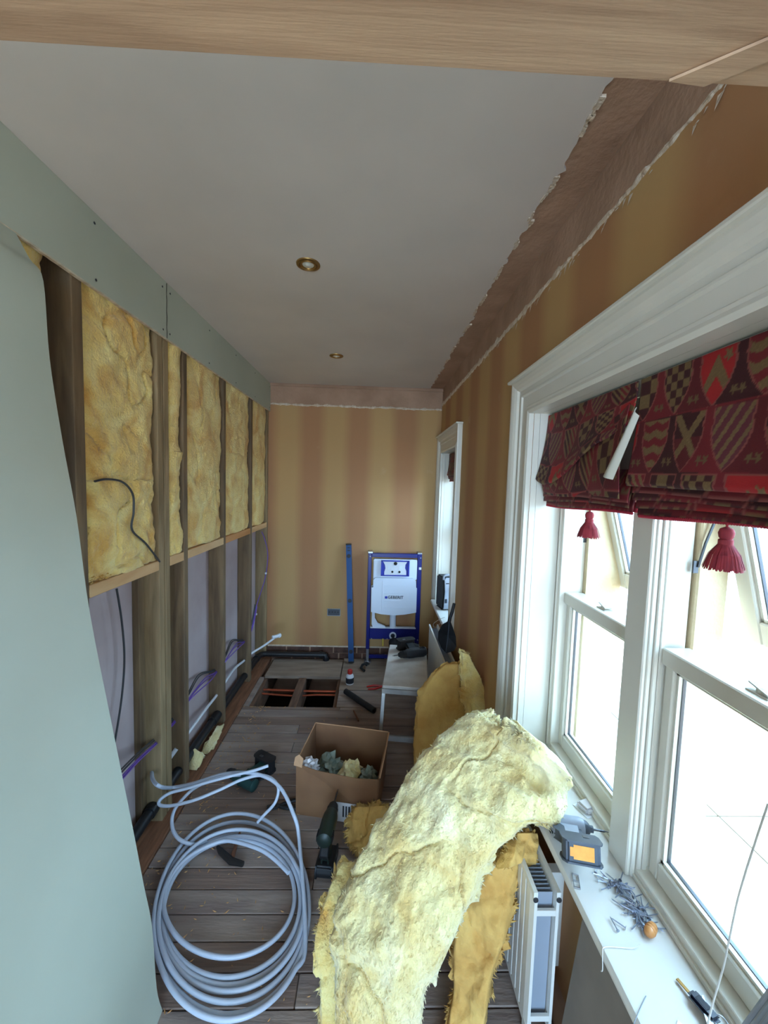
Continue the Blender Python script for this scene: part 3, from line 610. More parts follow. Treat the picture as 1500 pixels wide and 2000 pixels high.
# inner free end, then spiral outwards
path = [AZ(1212, 850, .055), AZ(1120, 760, .058), AZ(1010, 690, .06)]
n = 20
for li, lp in enumerate(loops):
    nx = loops[min(li+1, len(loops)-1)]
    for s_ in range(n):
        t = s_/n; q = [lp[k]*(1-t)+nx[k]*t for k in range(5)]
        L_, T_, R_, B_, z = q; ang = R(-90)-2*math.pi*t          # start at the top, go anticlockwise on screen
        sk = .06*(B_-T_)
        ex = math.cos(ang); ey = math.sin(ang)
        zx = (L_+R_)/2+(R_-L_)/2*ex; zy = (T_+B_)/2+(B_-T_)/2*ey-(zx-(L_+R_)/2)*.13*(1 if ey < 0 else .8)
        path.append(AZ(zx, zy, z))
    if li == len(loops)-1: break
path = path[:-5]
def AY(zx, zy, y): return at(*C(zx, zy), y=y)
tail = [AZ(1335, 900, .05), AZ(1282, 640, .10), AZ(1245, 470, .17), AZ(1150, 285, .22), AZ(1000, 205, .24), AZ(800, 205, .22), AZ(600, 265, .18), AZ(450, 295, .15)]
tail += [AY(370, 285, 1.62), AY(330, 245, 1.67), AY(322, 200, 1.735), AY(322, 196, 1.745)]
coil = MB().tube(spline(path+tail[1:], 5), .0078, 10).build('pipe_coil', M['pipe'], smooth=True)
tag(coil, 'coil of pale grey plastic pipe lying in loops on the floorboards', 'pipe coil')
t2 = [AZ(1080, 152, .27), AZ(980, 185, .255), AZ(850, 215, .24), AZ(700, 255, .22), AZ(550, 300, .2), AZ(440, 330, .19), AZ(375, 375, .18), AZ(375, 408, .17), AZ(450, 412, .175), AZ(600, 375, .19), AZ(760, 310, .21), AZ(900, 245, .225), AZ(1020, 215, .235), AZ(1100, 235, .23), AZ(1145, 295, .2), AZ(1125, 390, .15), AZ(1050, 475, .1), AZ(1010, 520, .07)]
MB().tube(spline(t2, 6), .0068, 10).build('pipe_tail', M['pipe'], coil, smooth=True)
t3 = [AZ(900, 212, .225), AZ(760, 225, .21), AZ(620, 285, .18), AZ(530, 360, .15), AZ(465, 450, .12), AZ(455, 550, .09), AZ(500, 630, .07), AZ(600, 665, .04), AZ(680, 640, .03)]
MB().tube(spline(t3, 6), .0074, 10).build('pipe_tail', M['pipe'], coil, smooth=True)

# ---- pipes and cables in the partition
def runp(name, pts, r, mt, label, cat, n=8):
    o = MB().tube(spline(pts, 8), r, n).build(name, mt, smooth=True); return tag(o, label, cat)
p = runp('water_pipe', [at(336, 1472, y=1.973), at(352, 1450, y=1.99), at(368, 1431, y=2.02), at(398, 1390, y=2.25), at(423, 1358, y=2.49), at(439, 1333, y=2.53), at(458, 1306, y=2.8), at(477, 1290, y=3.03), at(490, 1277, y=3.08), at(517, 1260, y=3.16), at(540, 1243, y=3.22)], .0085, M['wpipe'], 'pale plastic water pipe threaded through the studs with an elbow at its end', 'pipe')
e = at(540, 1243, y=3.22); m = MB(); m.tube([e-Vector((.03, .02, -.0)), e, e+Vector((.012, .02, 0)), e+Vector((.016, .05, -.006))], .0145, 12); m.tube([e+Vector((.016, .03, -.004)), e+Vector((.016, .036, -.006))], .018, 12)
m.build('elbow_fitting', M['wpipe'], p, smooth=True)
runp('water_pipe', [at(332, 1480, y=1.95), at(345, 1462, y=1.972)], .011, M['wpipe'], 'short white pipe stub between the double stud and the next stud', 'pipe')
wp = [(-.985, .9, .075), (-.985, 1.3, .075), (-.985, 1.74, .085), (-.985, 2.0, .085), (-.985, 2.49, .075), (-.985, 3.03, .065), (-.985, 3.3, .06), (-.975, 3.41, .058), (-.94, 3.448, .056), (-.86, 3.452, .055), (-.44, 3.452, .055), (-.405, 3.452, .052), (-.392, 3.450, .035), (-.390, 3.448, .008)]
p = runp('waste_pipe', wp, .024, M['bpipe'], 'black waste pipe through the studs then along the foot of the back wall', 'pipe', 14)
m = MB()
for a, b in (((-.985, 1.70, .084), (-.985, 1.739, .085)), ((-.985, 2.40, .077), (-.985, 2.486, .075)), ((-.985, 3.33, .06), (-.985, 3.38, .059)), ((-.45, 3.452, .055), (-.42, 3.452, .055)), ((-.390, 3.449, .03), (-.390, 3.449, .008))): m.tube([a, b], .029, 14)
m.each('socket_collar', M['bpipe'], p, smooth=True)
def cableset(off, mt, label, r=.0036, fan=0, up=False):
    dx, dz = off
    def o_(p, k=1): return p+Vector((dx*k, 0, dz*k))
    P_ = [o_(at(232, 1525, y=1.28)), o_(at(268, 1486, y=1.5)), o_(at(303, 1453, y=1.742)), o_(at(320, 1432, y=1.86)), o_(at(340, 1410, y=1.972)), o_(at(367, 1368, y=2.02)), o_(at(395, 1335, y=2.27), 1+fan), o_(at(421, 1314, y=2.488)), o_(at(440, 1290, y=2.53)), o_(at(458, 1265, y=2.8), 1+fan), o_(at(476, 1254, y=3.03)), o_(at(491, 1228, y=3.08)), o_(at(500, 1185, y=3.2))]
    if up: P_ += [o_(at(517, 1130, y=3.42)), o_(at(522, 1085, y=3.44)), o_(at(516, 1055, y=3.44)), o_(at(510, 1040, y=3.44))]
    m_ = MB().tube(spline(P_, 7), r, 6).build('data_cable', mt, smooth=True); tag(m_, label, 'cable', 'cables threaded through the studs'); return m_, P_
cableset((0, 0), M['purple'], 'purple cable through the studs, lowest strand of the bundle', fan=2)
c_, P_ = cableset((.004, .008), M['purple'], 'purple cable that climbs the last stud with white clips', fan=3, up=True)
m = MB()
for p in (at(500, 1200, y=3.2), at(519, 1120, y=3.43)): m.box((p.x-.006, p.y-.006, p.z-.006), (p.x+.008, p.y+.006, p.z+.008))
m.each('cable_clip', M['wpipe'], c_, bevel=.001)
cableset((-.004, .015), M['cable'], 'black cable through the studs beside the purple strands', fan=2.2)
cableset((-.008, .022), M['cable'], 'uppermost black cable of the bundle through the studs', fan=1.5)
cableset((.008, .002), M['purple'], 'purple cable nearest the room in the stud bundle', fan=4)
bc = [at(185, 940, x=XL+.012), at(210, 936, x=XL+.016), at(240, 942, x=XL+.02), at(259, 965, x=XL+.02), at(261, 1000, x=XL+.02), at(258, 1035, x=XL+.016), at(285, 1062, x=XL+.014), at(312, 1097, x=XL+.008)]
runp('black_cable', bc, .004, M['cable'], 'black cable curling over the widest yellow wool batt', 'cable')
runp('black_cable', [at(228, 1150, x=-1.0), at(238, 1215, x=-1.0), at(243, 1285, x=-1.0), at(238, 1360, x=-1.0), at(225, 1445, x=-.99), at(215, 1500, x=-.985)], .004, M['cable'], 'black cable hanging in the cavity below the noggin beside the green sheet', 'cable')

# ---- ceiling lights
for i, (px, py, lb) in enumerate(((602, 516, 'brass recessed ceiling light, nearer and larger one'), (657, 695, 'brass recessed ceiling light nearer the back wall'))):
    p = at(px, py, z=ZC)
    t = empty('downlight', (p.x, p.y, ZC)); tag(t, lb, 'ceiling light', 'recessed brass ceiling lights')
    MB().lathe([(.030, .001), (.047, 0), (.046, -.004), (.036, -.006), (.034, -.003), (.030, .001)], 28, Matrix.Translation(p)).build('bezel', M['brass'], t, smooth=True)
    MB().lathe([(.0335, -.002), (.031, -.006), (.026, -.006), (.024, -.001)], 24, Matrix.Translation(p)).build('inner_ring', M['brass'], t, smooth=True)
    MB().lathe([(.0238, 0), (.0225, -.003), (.012, -.0035), (.006, -.007), (.001, -.0075)], 20, Matrix.Translation(p)).build('lamp', M['lamp'], t, smooth=True)

# ---- toilet frame
YF = 3.44
def q(zx, zy, y=YF): 
    p = at(640+zx/5.357, 1040+zy/5.357, y=y); return (p.x, p.z)
x0, _ = q(396, 1300); xs = [q(425, 400)[0], q(463, 400)[0], q(938, 400)[0], q(982, 400)[0]]
FL, FLi, FRi, FR_ = xs[0]-.004, xs[1]-.006, xs[2], xs[3]
zt = q(700, 222)[1]; 
tf = empty('toilet_frame', ((FL+FR_)/2, YF, .0)); tag(tf, 'blue steel wall-hung toilet frame with white cistern against the back wall', 'toilet frame')
m = MB()
m.box((FL, YF, .12), (FLi, YF+.035, zt)); m.box((FRi, YF, .12), (FR_, YF+.035, zt)); m.box((FLi, YF, zt-.036), (FRi, YF+.035, zt))
z1, z2 = q(700, 1005)[1], q(700, 1118)[1]
m.box((FLi, YF-.004, z2), (FRi, YF+.03, z1)); z3 = q(700, 1290)[1]; m.box((FLi, YF+.004, z3-.03), (FRi, YF+.03, z3))
m.build('frame', M['blue'], tf, bevel=.003)
for a in (FL, FRi+.002): 
    f_ = Box('foot', M['steel'], (a+.004, YF+.004, .012), (a+.030, YF+.03, .14), tf, bevel=.002); Box('foot_plate', M['steel'], (a-.012, YF-.03, .004), (a+.05, YF+.05, .012), f_, bevel=.001)
m = MB()
for (zx, zy) in ((443, 250), (972, 268), (458, 1108), (622, 1112), (735, 1115), (300+640, 1125)):
    a = q(zx, zy); m.lathe([(.006, -.003), (.006, .004), (.003, .006)], 10, Matrix.Translation((a[0], YF-.003, a[1])) @ Matrix.Rotation(R(90), 4, 'X'))
m.each('bolt', M['steel'], tf)
m = MB()
for xx in (FL+.02, FR_-.02): m.box((xx-.02, YF+.0, zt), (xx+.02, YB-.005, zt+.012))
m.each('wall_bracket', M['steel'], tf)
def box2(name, mt, a, b, y0, y1, parent, bevel=.006, seg=2):
    A_, B_ = q(*a), q(*b); return Box(name, mt, (A_[0], y0, B_[1]), (B_[0], y1, A_[1]), parent, bevel=bevel, seg=seg)
cs_ = box2('cistern', M['cistern'], (482, 278), (932, 500), YF-.0, YF+.045, tf)
pl = [q(*a) for a in ((500, 470), (890, 478), (915, 500), (918, 570), (925, 575), (917, 822), (800, 842), (690, 850), (560, 838), (458, 815), (462, 572), (480, 566), (482, 490))]
c2 = MB().prism(pl, YF-.035, YF+.05, ax='y').build('cistern_cover', M['cistern'], tf, bevel=.006, seg=2)
m = MB()
for zy in (545, 625, 706, 775):
    a, b = q(585, zy-4), q(815, zy+1); m.box((a[0], YF-.0375, b[1]), (b[0], YF-.034, a[1]))
a, b = q(572, 480), q(577, 815); m.box((a[0], YF-.0365, b[1]), (b[0], YF-.034, a[1]))
m.each('moulded_rib', M['cistern'], c2, bevel=.0008)
wf_ = MB(); A_, B_ = q(560, 288), q(850, 455)
for a, b in (((A_[0], A_[1]-.008), (B_[0], A_[1])), ((A_[0], B_[1]), (B_[0], B_[1]+.008)), ((A_[0], B_[1]), (A_[0]+.012, A_[1])), ((B_[0]-.012, B_[1]), (B_[0], A_[1]))): wf_.box((a[0], YF-.022, a[1]), (b[0], YF-.0, b[1]))
wf_ = wf_.build('access_window', M['navy'], tf, bevel=.001)
pl = [q(*a) for a in ((580, 300), (835, 300), (812, 335), (808, 370), (820, 400), (820, 442), (592, 440), (592, 410), (604, 372), (598, 335))]
MB().prism(pl, YF-.014, YF, ax='y').build('access_plate', M['label'], wf_)
box2('access_backing', M['navy'], (564, 292), (846, 452), YF-.008, YF-.001, wf_, 0)
m = MB()
for zx, zy, r in ((710, 322, .016), (676, 408, .010), (750, 410, .010)):
    a = q(zx, zy); m.lathe([(r, 0), (r*.9, .006), (r*.4, .009)], 12, Matrix.Translation((a[0], YF-.014, a[1])) @ Matrix.Rotation(R(90), 4, 'X'))
m.each('access_knob', M['dark'], wf_)
m = MB()
for zx, zy, s1, s2 in ((640, 365, 4, 22), (700, 352, 14, 4), (672, 378, 5, 5), (712, 382, 5, 5), (765, 365, 16, 18)):
    a, b = q(zx-s1, zy-s2), q(zx+s1, zy+s2); m.box((a[0], YF-.0152, b[1]), (b[0], YF-.0138, a[1]))
tag(m.build('access_print', M['cistern'], wf_), kind='stuff')
a, b = q(690, 640), q(712, 700)
lg = q(708, 668); text_mesh('GEBERIT', .037, 'lettering', M['ink'], c2, Matrix.Translation((lg[0], YF-.0362, lg[1])) @ Matrix.Rotation(R(90), 4, 'X'), bold=.0006)
box2('logo_square', M['navy'], (598, 655), (623, 680), YF-.037, YF-.0345, c2, 0)
m = MB(); a, b = q(652, 835), q(712, 1002); m.tube([((a[0]+b[0])/2, YF+.015, a[1]+.02), ((a[0]+b[0])/2, YF+.015, b[1])], .0285, 16); m.build('flush_pipe', M['cistern'], tf, smooth=True)
pl = [q(*a) for a in ((466, 815), (490, 815), (492, 900), (520, 950), (600, 985), (600, 997), (480, 997), (462, 960))]
MB().prism(pl, YF+.0, YF+.02, ax='y').build('cistern_stay', M['cistern'], tf, bevel=.002)
a, b = q(445, 988), q(920, 1006); Box('ledge', M['cistern'], (a[0], YF-.012, b[1]), (b[0], YF+.03, a[1]), tf, bevel=.001)
a = q(680, 1075); T_ = Matrix.Translation((a[0], YF-.004, a[1])) @ Matrix.Rotation(R(90), 4, 'X')
oc = MB().lathe([(.032, 0), (.032, .012), (.026, .014), (.022, .006), (.018, .004)], 24, T_).build('outlet_collar', M['cistern'], tf, smooth=True)
MB().lathe([(.018, .003), (.018, .012), (.010, .013), (.008, .007)], 20, T_).build('outlet_plug', M['ink'], oc, smooth=True)
for zx in (577, 783): a, b = q(zx, 1105), q(zx, 1172); MB().tube([(a[0], YF-.012, a[1]), (a[0]+.001, YF-.03, b[1])], .0065, 10).build('mounting_rod', M['yel'], tf, smooth=True)
a = q(690, 1190); MB().tube(spline([(a[0], YF-.02, a[1]+.045), (a[0], YF-.06, a[1]+.035), (a[0], YF-.075, a[1]), (a[0], YF-.07, a[1]-.09)], 6), .047, 18).build('soil_bend', M['black'], tf, smooth=True)
box2('rating_label', M['label'], (955, 365), (980, 390), YF-.002, YF+.001, tf, 0)

# ---- spirit level leaning on the back wall
top = at(681, 1062, y=3.505); bt = Vector((-.158, 3.40, .012))
ax_ = (top-bt); Lv = ax_.length; zz = ax_.normalized(); xx = Vector((1, 0, 0)); xx = (xx-zz*xx.dot(zz)).normalized(); yy = zz.cross(xx)
LM = Matrix(((xx.x, yy.x, zz.x, bt.x), (xx.y, yy.y, zz.y, bt.y), (xx.z, yy.z, zz.z, bt.z), (0, 0, 0, 1)))
lv = empty('spirit_level', (0, 0, 0)); lv.matrix_world = LM; WM[lv] = LM; tag(lv, 'long blue spirit level leaning against the back wall by the toilet frame', 'spirit level')
MB().box((-.024, -.011, .012), (.024, -.004, Lv-.012)).box((-.024, .004, .012), (.024, .011, Lv-.012)).box((-.02, -.004, .012), (.02, .004, Lv-.012)).build('beam', M['level'], lv, local=True)
for z in (0, Lv-.013): MB().box((-.025, -.013, z), (.025, .013, z+.013)).build('end_cap', M['black'], lv, local=True, bevel=.002)
for z in (.10, Lv*.52, Lv-.11):
    vl = MB().lathe([(.018, 0), (.018, .003), (.012, .004), (.011, .002)], 18, Matrix.Translation((0, -.011, z)) @ Matrix.Rotation(R(90), 4, 'X')).build('vial_housing', M['ink'], lv, local=True, smooth=True)
for z in (Lv-.04, Lv-.065): MB().box((-.012, -.0125, z), (.012, -.0105, z+.010)).build('end_slot', M['ink'], lv, local=True)

# ---- radiators
def radiator(y0, y1, label, near=True):
    t = empty('radiator', (.5, (y0+y1)/2, .12)); tag(t, label, 'radiator', 'double-panel white radiators under the windows')
    for xf, s_ in ((.455, 1), (.530, -1)):
        m = MB(); zb, ztp = .14, .55
        # pressed panel profile along Y as flutes
        n_ = max(6, int((y1-y0)/.033)); vs = []
        x_in = xf+.012*s_
        prof_ = []
        for i in range(n_):
            a = y0+.02+(y1-y0-.04)*i/n_; w_ = (y1-y0-.04)/n_; prof_ += [(a, xf), (a+w_*.7, xf), (a+w_*.78, xf+.004*s_), (a+w_*.92, xf+.004*s_)]
        outer = [(y0, xf+.004*s_)]+prof_+[(y1, xf+.004*s_)]
        poly = outer+[(y1, x_in), (y0, x_in)]
        v = [(x, y, zb+.015) for y, x in poly]+[(x, y, ztp-.015) for y, x in poly]; k = len(poly)
        m.add(v, [tuple(range(k)), tuple(range(k, 2*k))[::-1]]+[(i, (i+1) % k, k+(i+1) % k, k+i) for i in range(k)])
        m.box((min(xf+.001*s_, x_in), y0, ztp-.016), (max(xf+.001*s_, x_in), y1, ztp)); m.box((min(xf+.001*s_, x_in), y0, zb), (max(xf+.001*s_, x_in), y1, zb+.016))
        p = m.build('panel', M['rad'], t)
        hh = MB()
        for yy_ in (y0-.0005,): hh.lathe([(.007, 0), (.007, .002), (.003, .0022)], 12, Matrix.Translation(((xf+x_in)/2, yy_, ztp-.02)) @ Matrix.Rotation(R(90), 4, 'X'))
        hh.build('end_boss', M['dsteel'], p)
    m = MB(); n_ = int((y1-y0)/.012)
    for i in range(n_): y = y0+.02+i*(y1-y0-.04)/n_; m.box((.469, y, .16), (.516, y+.0012, .53))
    tag(m.build('fins', M['radin'], t), kind='stuff')
    for z in (.492, .18): Box('end_bar', M['rad'], (.466, y0+.001, z-.012), (.519, y0+.010, z+.004), t, bevel=.001)
    for y in (y0+.06, y1-.08): Box('leg', M['rad'], (.485, y, .0), (.50, y+.03, .15), t, bevel=.001)
    for y in (y0+.1, y1-.12): Box('wall_bracket', M['rad'], (.542, y, .2), (.592, y+.03, .5), t, bevel=.001)
radiator(.947, 1.62, 'white radiator under the large window, half buried by yellow wool')
radiator(2.08, 2.93, 'white radiator under the small far window, behind the step platform')

# ---- hop-up step platform
hp = empty('step_platform', (.255, 2.53, 0), (0, 0, R(-6.5))); tag(hp, 'grey aluminium hop-up platform carrying a black cordless drill', 'step platform')
W2, L2, Hh = .136, .30, .42
MB().box((-W2, -L2, Hh-.02), (W2, L2, Hh)).build('platform_board', M['stool'], hp, local=True, bevel=.003)
MB().box((-W2-.002, -L2-.004, Hh-.05), (W2+.002, -L2+.012, Hh-.021)).box((-W2-.002, L2-.012, Hh-.05), (W2+.002, L2+.004, Hh-.021)).box((-W2-.004, -L2, Hh-.05), (-W2+.012, L2, Hh-.021)).box((W2-.012, -L2, Hh-.05), (W2+.004, L2, Hh-.021)).each('edge_rail', M['alu'], hp, local=True, bevel=.002)
for sx in (-1, 1):
    for sy in (-1, 1):
        m = MB(); a = Vector((sx*(W2-.008), sy*(L2-.006), Hh-.045)); b = Vector((sx*(W2+.004), sy*(L2+.075), .0)); d_ = Vector((.011, 0, 0)); e_ = Vector((0, .008, 0))
        v = [p+s1*d_+s2*e_ for p in (b, a) for s1, s2 in ((-1, -1), (1, -1), (1, 1), (-1, 1))]
        m.add(v, [(0, 3, 2, 1), (4, 5, 6, 7), (0, 1, 5, 4), (1, 2, 6, 5), (2, 3, 7, 6), (3, 0, 4, 7)]); lg_ = m.build('leg', M['alu'], hp, local=True, bevel=.002)
        MB().box((b.x-.014, b.y-.011, 0), (b.x+.014, b.y+.011, .022)).build('rubber_foot', M['black'], lg_, local=True, bevel=.002)
for sy in (-1, 1):
    k_ = .68; y = sy*(L2+.075*k_-.004*(1-k_)); z = Hh*(1-k_)
    MB().box((-W2-.0, y-.010, z-.02), (W2+.0, y+.006, z+.012)).build('rung', M['alu'], hp, local=True, bevel=.002)

# ---- cordless tools
def drill(name, loc, rot, label, body, trim, bit=.07, sc=1., label_mat=None, impact=False, group=None):
    t = empty(name, loc, rot); t.matrix_world = WM[t] @ Matrix.Scale(sc, 4); tag(t, label, 'power tool', group)
    X = Matrix.Rotation(R(90), 4, 'Y')
    m = MB(); m.lathe([(.020, -.105), (.030, -.098), (.032, -.06), (.033, 0), (.031, .03), (.026, .05)] if not impact else [(.022, -.085), (.031, -.078), (.033, -.03), (.034, .02), (.030, .035)], 18, X)
    m.build('motor_housing', body, t, local=True, smooth=True)
    m = MB(); m.prism([(-.05, -.02), (.0, -.02), (-.006, -.06), (-.014, -.10), (-.012, -.125), (-.055, -.125), (-.058, -.09), (-.052, -.05)], -.017, .017, ax='y'); hd = m.build('handle', body, t, local=True, bevel=.007, seg=2, smooth=True)
    MB().prism([(-.088, -.07), (-.06, -.04), (-.052, -.05), (-.058, -.10), (-.06, -.11)], -.0175, .0175, ax='y').build('grip_rubber', trim, hd, local=True, bevel=.004)
    MB().prism([(.002, -.028), (.016, -.03), (.013, -.05), (.016, -.062), (-.006, -.062), (-.004, -.04)], -.008, .008, ax='y').build('trigger', trim, t, local=True, bevel=.002)
    m = MB()
    if not impact: m.lathe([(.024, .048), (.025, .052), (.025, .07), (.022, .072), (.021, .09), (.012, .104), (.005, .106)], 18, X)
    else: m.lathe([(.029, .034), (.024, .048), (.017, .056), (.012, .058), (.012, .070), (.006, .072)], 18, X)
    m.build('chuck', trim if not impact else M['dgrey'], t, local=True, smooth=True)
    s_ = .100 if not impact else .066
    m = MB(); m.lathe([(.0038, s_), (.0038, s_+bit*.75), (.0022, s_+bit*.8), (.0012, s_+bit)], 8, X); m.build('bit', M['dsteel'], t, local=True, smooth=True)
    bt_ = MB(); bt_.prism([(-.075, -.126), (.035, -.126), (.042, -.135), (.044, -.165), (.036, -.176), (-.070, -.176), (-.080, -.165), (-.082, -.14)], -.036, .036, ax='y')
    b_ = bt_.build('battery', trim, t, local=True, bevel=.006, seg=2, smooth=True)
    if label_mat:
        m = MB(); m.box((-.050, -.022, -.1775), (.018, .022, -.1762)); m.box((-.062, -.014, -.1775), (-.05, .014, -.1762)); m.each('battery_label', label_mat, b_, local=True)
    MB().box((-.010, -.0375, -.15), (.012, -.034, -.135)).build('release_button', M['dsteel'], b_, local=True, bevel=.001)
    m = MB()
    for i in range(5): m.box((-.09+i*.008, -.0335, -.012), (-.087+i*.008, -.026, .012)); m.box((-.09+i*.008, .026, -.012), (-.087+i*.008, .0335, .012))
    tag(m.build('vent', M['dark'], t, local=True), kind='stuff')
    if not impact: MB().lathe([(.0245, 0), (.0255, .003), (.0255, .009), (.0245, .012)], 18, Matrix.Translation((.034, 0, 0)) @ X).build('torque_collar', M['dgrey'], t, local=True)
    return t
# on the step platform: lying on its side
drill('cordless_drill', (.30, 2.62, Hh+.036), (R(-92), 0, R(200)), 'black and grey cordless drill lying on its side on the step platform', M['black'], M['dark'], bit=.05)
# behind the coil
drill('cordless_drill', (-.66, 1.98, .038), (R(-90), 0, R(150)), 'dark teal cordless drill lying on the boards behind the pipe coil', M['teal'], M['black'], bit=.01)
# standing in front of the cardboard box
drill('cordless_drill', (-.150, 1.565, .178), (0, R(4), R(84)), 'dark green cordless driver standing on its battery before the cardboard box', M['dgreen'], M['black'], bit=.10)
# impact driver on the sill, battery base towards the room
drill('impact_driver', (.610, 1.050, ZS+.026+.032), (R(-106), R(0), R(-12)), 'grey impact driver with orange battery label lying on the window sill', M['lgrey'], M['dgrey'], bit=.06, label_mat=M['orange'], impact=True, sc=.74)

# ---- cardboard box
bx0 = A(580, 1580, 0); ang = math.atan2(A(735, 1605, 0).y-bx0.y, A(735, 1605, 0).x-bx0.x)
cb = empty('cardboard_box', (-.336, 1.80, 0), (0, 0, R(-9))); tag(cb, 'open brown cardboard box of crumpled bags on the floorboards', 'box')
Wb, Db, Hb, T = .40, .31, .27, .004
def wall(pts, dirv, name='side_panel'):
    m = MB(); d = Vector(dirv)*T; k = len(pts); v = [Vector(p) for p in pts]+[Vector(p)+d for p in pts]
    m.add(v, [tuple(range(k)), tuple(range(k, 2*k))[::-1]]+[(i, (i+1) % k, k+(i+1) % k, k+i) for i in range(k)]); return m.build(name, M['card'], cb, local=True)
fw = wall([(0, 0, 0), (Wb, 0, 0), (Wb+.0, -.008, .235), (Wb*.75, -.012, .232), (Wb*.5, -.012, .238), (Wb*.25, -.01, .245), (0, -.004, .262)], (0, 1, 0), 'front_panel')
wall([(0, Db, 0), (Wb, Db, 0), (Wb+.01, Db+.006, .262), (Wb*.5, Db+.004, .268), (0, Db+.002, .27)], (0, -1, 0), 'back_panel')
wall([(0, .004, 0), (0, Db-.004, 0), (-.002, Db-.004, Hb), (-.004, Db*.5, Hb-.002), (0, .004, .262)], (1, 0, 0)); wall([(Wb-T, .004, 0), (Wb-T, Db-.004, 0), (Wb-T+.012, Db-.004, .262), (Wb-T+.004, .004, .238)], (1, 0, 0))
wall([(.004, .004, 0), (Wb-.004, .004, 0), (Wb-.004, Db-.004, 0), (.004, Db-.004, 0)], (0, 0, 1), 'base')
m = MB(); m.tube([(Wb+.008, Db*.02, .236), (Wb+.012, Db*.5, .248), (Wb+.014, Db, .262)], .0035, 5); m.tube([(-.002, 0, .262), (-.002, Db, .27)], .0032, 5); m.tube([(0, Db+.001, .27), (Wb*.5, Db+.002, .268), (Wb+.01, Db+.004, .262)], .003, 5)
m.each('worn_rim', M['cardi'], cb, local=True)
MB().add([(-.012, -.006, .255), (.03, -.010, .250), (.034, .0, .29), (.012, .004, .305), (-.008, .004, .29), (-.012, -.002, .25), (.03, -.006, .245), (.034, .004, .285), (.012, .008, .30), (-.008, .008, .285)], [(0, 1, 2, 3, 4), (9, 8, 7, 6, 5), (0, 5, 6, 1), (1, 6, 7, 2), (2, 7, 8, 3), (3, 8, 9, 4), (4, 9, 5, 0)]).build('folded_flap', M['cardi'], cb, local=True)
lb_ = MB().box((.185, -.0095, .004), (.31, -.0082, .10)).build('address_label', M['label'], cb, local=True)
m = MB()
for i in range(3): m.box((.235+i*.014, -.0105, .03), (.243+i*.014, -.0094, .085))
tag(m.build('label_print', M['dsteel'], lb_, local=True), kind='stuff')
BW = WM[cb]
def crumple(name, c, r, mt, label, seed, cat='bag', flat=1.):
    bm = bmesh.new(); bmesh.ops.create_icosphere(bm, subdivisions=3, radius=r)
    for v in bm.verts:
        n_ = v.co.normalized(); v.co = v.co*(1+.55*abs(noise.noise(n_*2.6+Vector((seed, 0, 0))))*2-.35+.35*abs(noise.noise(n_*6+Vector((0, seed, 0))))); v.co.z *= flat
    vs = [BW @ (v.co+Vector(c)) for v in bm.verts]; fs = [tuple(v.index for v in f.verts) for f in bm.faces]; bm.free()
    o = MB().add(vs, fs).build(name, mt); return tag(o, label, cat)
crumple('plastic_bag', (.13, .16, .135), .058, M['bag'], 'crumpled green and white bag in the cardboard box, left one', 3)
crumple('plastic_bag', (.235, .14, .14), .052, M['insp'], 'pale peaked bag in the middle of the cardboard box', 11)
crumple('plastic_bag', (.335, .11, .145), .044, M['bag'], 'crumpled pale bag in the cardboard box, right front corner', 17)
crumple('plastic_bag', (.052, .05, .21), .040, M['clear'], 'clear crumpled plastic wrap in the left corner of the cardboard box', 23)
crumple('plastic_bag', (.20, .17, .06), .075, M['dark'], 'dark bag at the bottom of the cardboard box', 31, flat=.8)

# ---- bottle
p = A(683, 1335, .004); bo = empty('glue_bottle', (p.x, p.y, .004)); tag(bo, 'white glue bottle with a red cap standing by the floor hatch', 'bottle')
T_ = Matrix.Translation((p.x, p.y, .004))
MB().lathe([(.030, 0), (.032, .004), (.032, .062), (.028, .074), (.018, .082), (.016, .086)], 22, T_).build('body', M['wpipe'], bo, smooth=True)
MB().lathe([(.0325, .012), (.0328, .013), (.0328, .054), (.0325, .055)], 22, T_).build('wrap_label', M['ink'], bo, smooth=True)
MB().lathe([(.019, .084), (.020, .086), (.019, .112), (.016, .116), (.004, .117)], 18, T_).build('cap', M['red'], bo, smooth=True)
# ---- foam tube
a, b = A(675, 1350, .024), A(731, 1388, .024); m = MB(); dd = (b-a).normalized(); r_ = .021; L_ = (b-a).length
m.lathe([(r_*.55, .02), (r_*.55, 0), (r_, 0), (r_, L_), (r_*.55, L_), (r_*.55, L_-.02)], 18, Matrix.Translation(a) @ dd.to_track_quat('Z', 'Y').to_matrix().to_4x4())
tag(m.build('foam_tube', M['black'], smooth=True), 'short black tube lying on the boards right of the floor hatch', 'tube')
# ---- small clamp by the frame foot
a = A(712, 1306, .012); cl = empty('clamp', (a.x, a.y, .004)); tag(cl, 'small black clamp on the plywood beside the toilet frame foot', 'clamp')
MB().tube([a+Vector((.02, .05, .03)), a+Vector((-.02, .03, .02)), a+Vector((-.032, -.01, .012)), a+Vector((.0, -.05, .004))], .011, 8).build('jaw', M['black'], cl); MB().tube([a+Vector((.02, .05, .03)), a+Vector((.035, .02, .035)), a+Vector((.012, .0, .03))], .009, 8).build('handle', M['black'], cl)
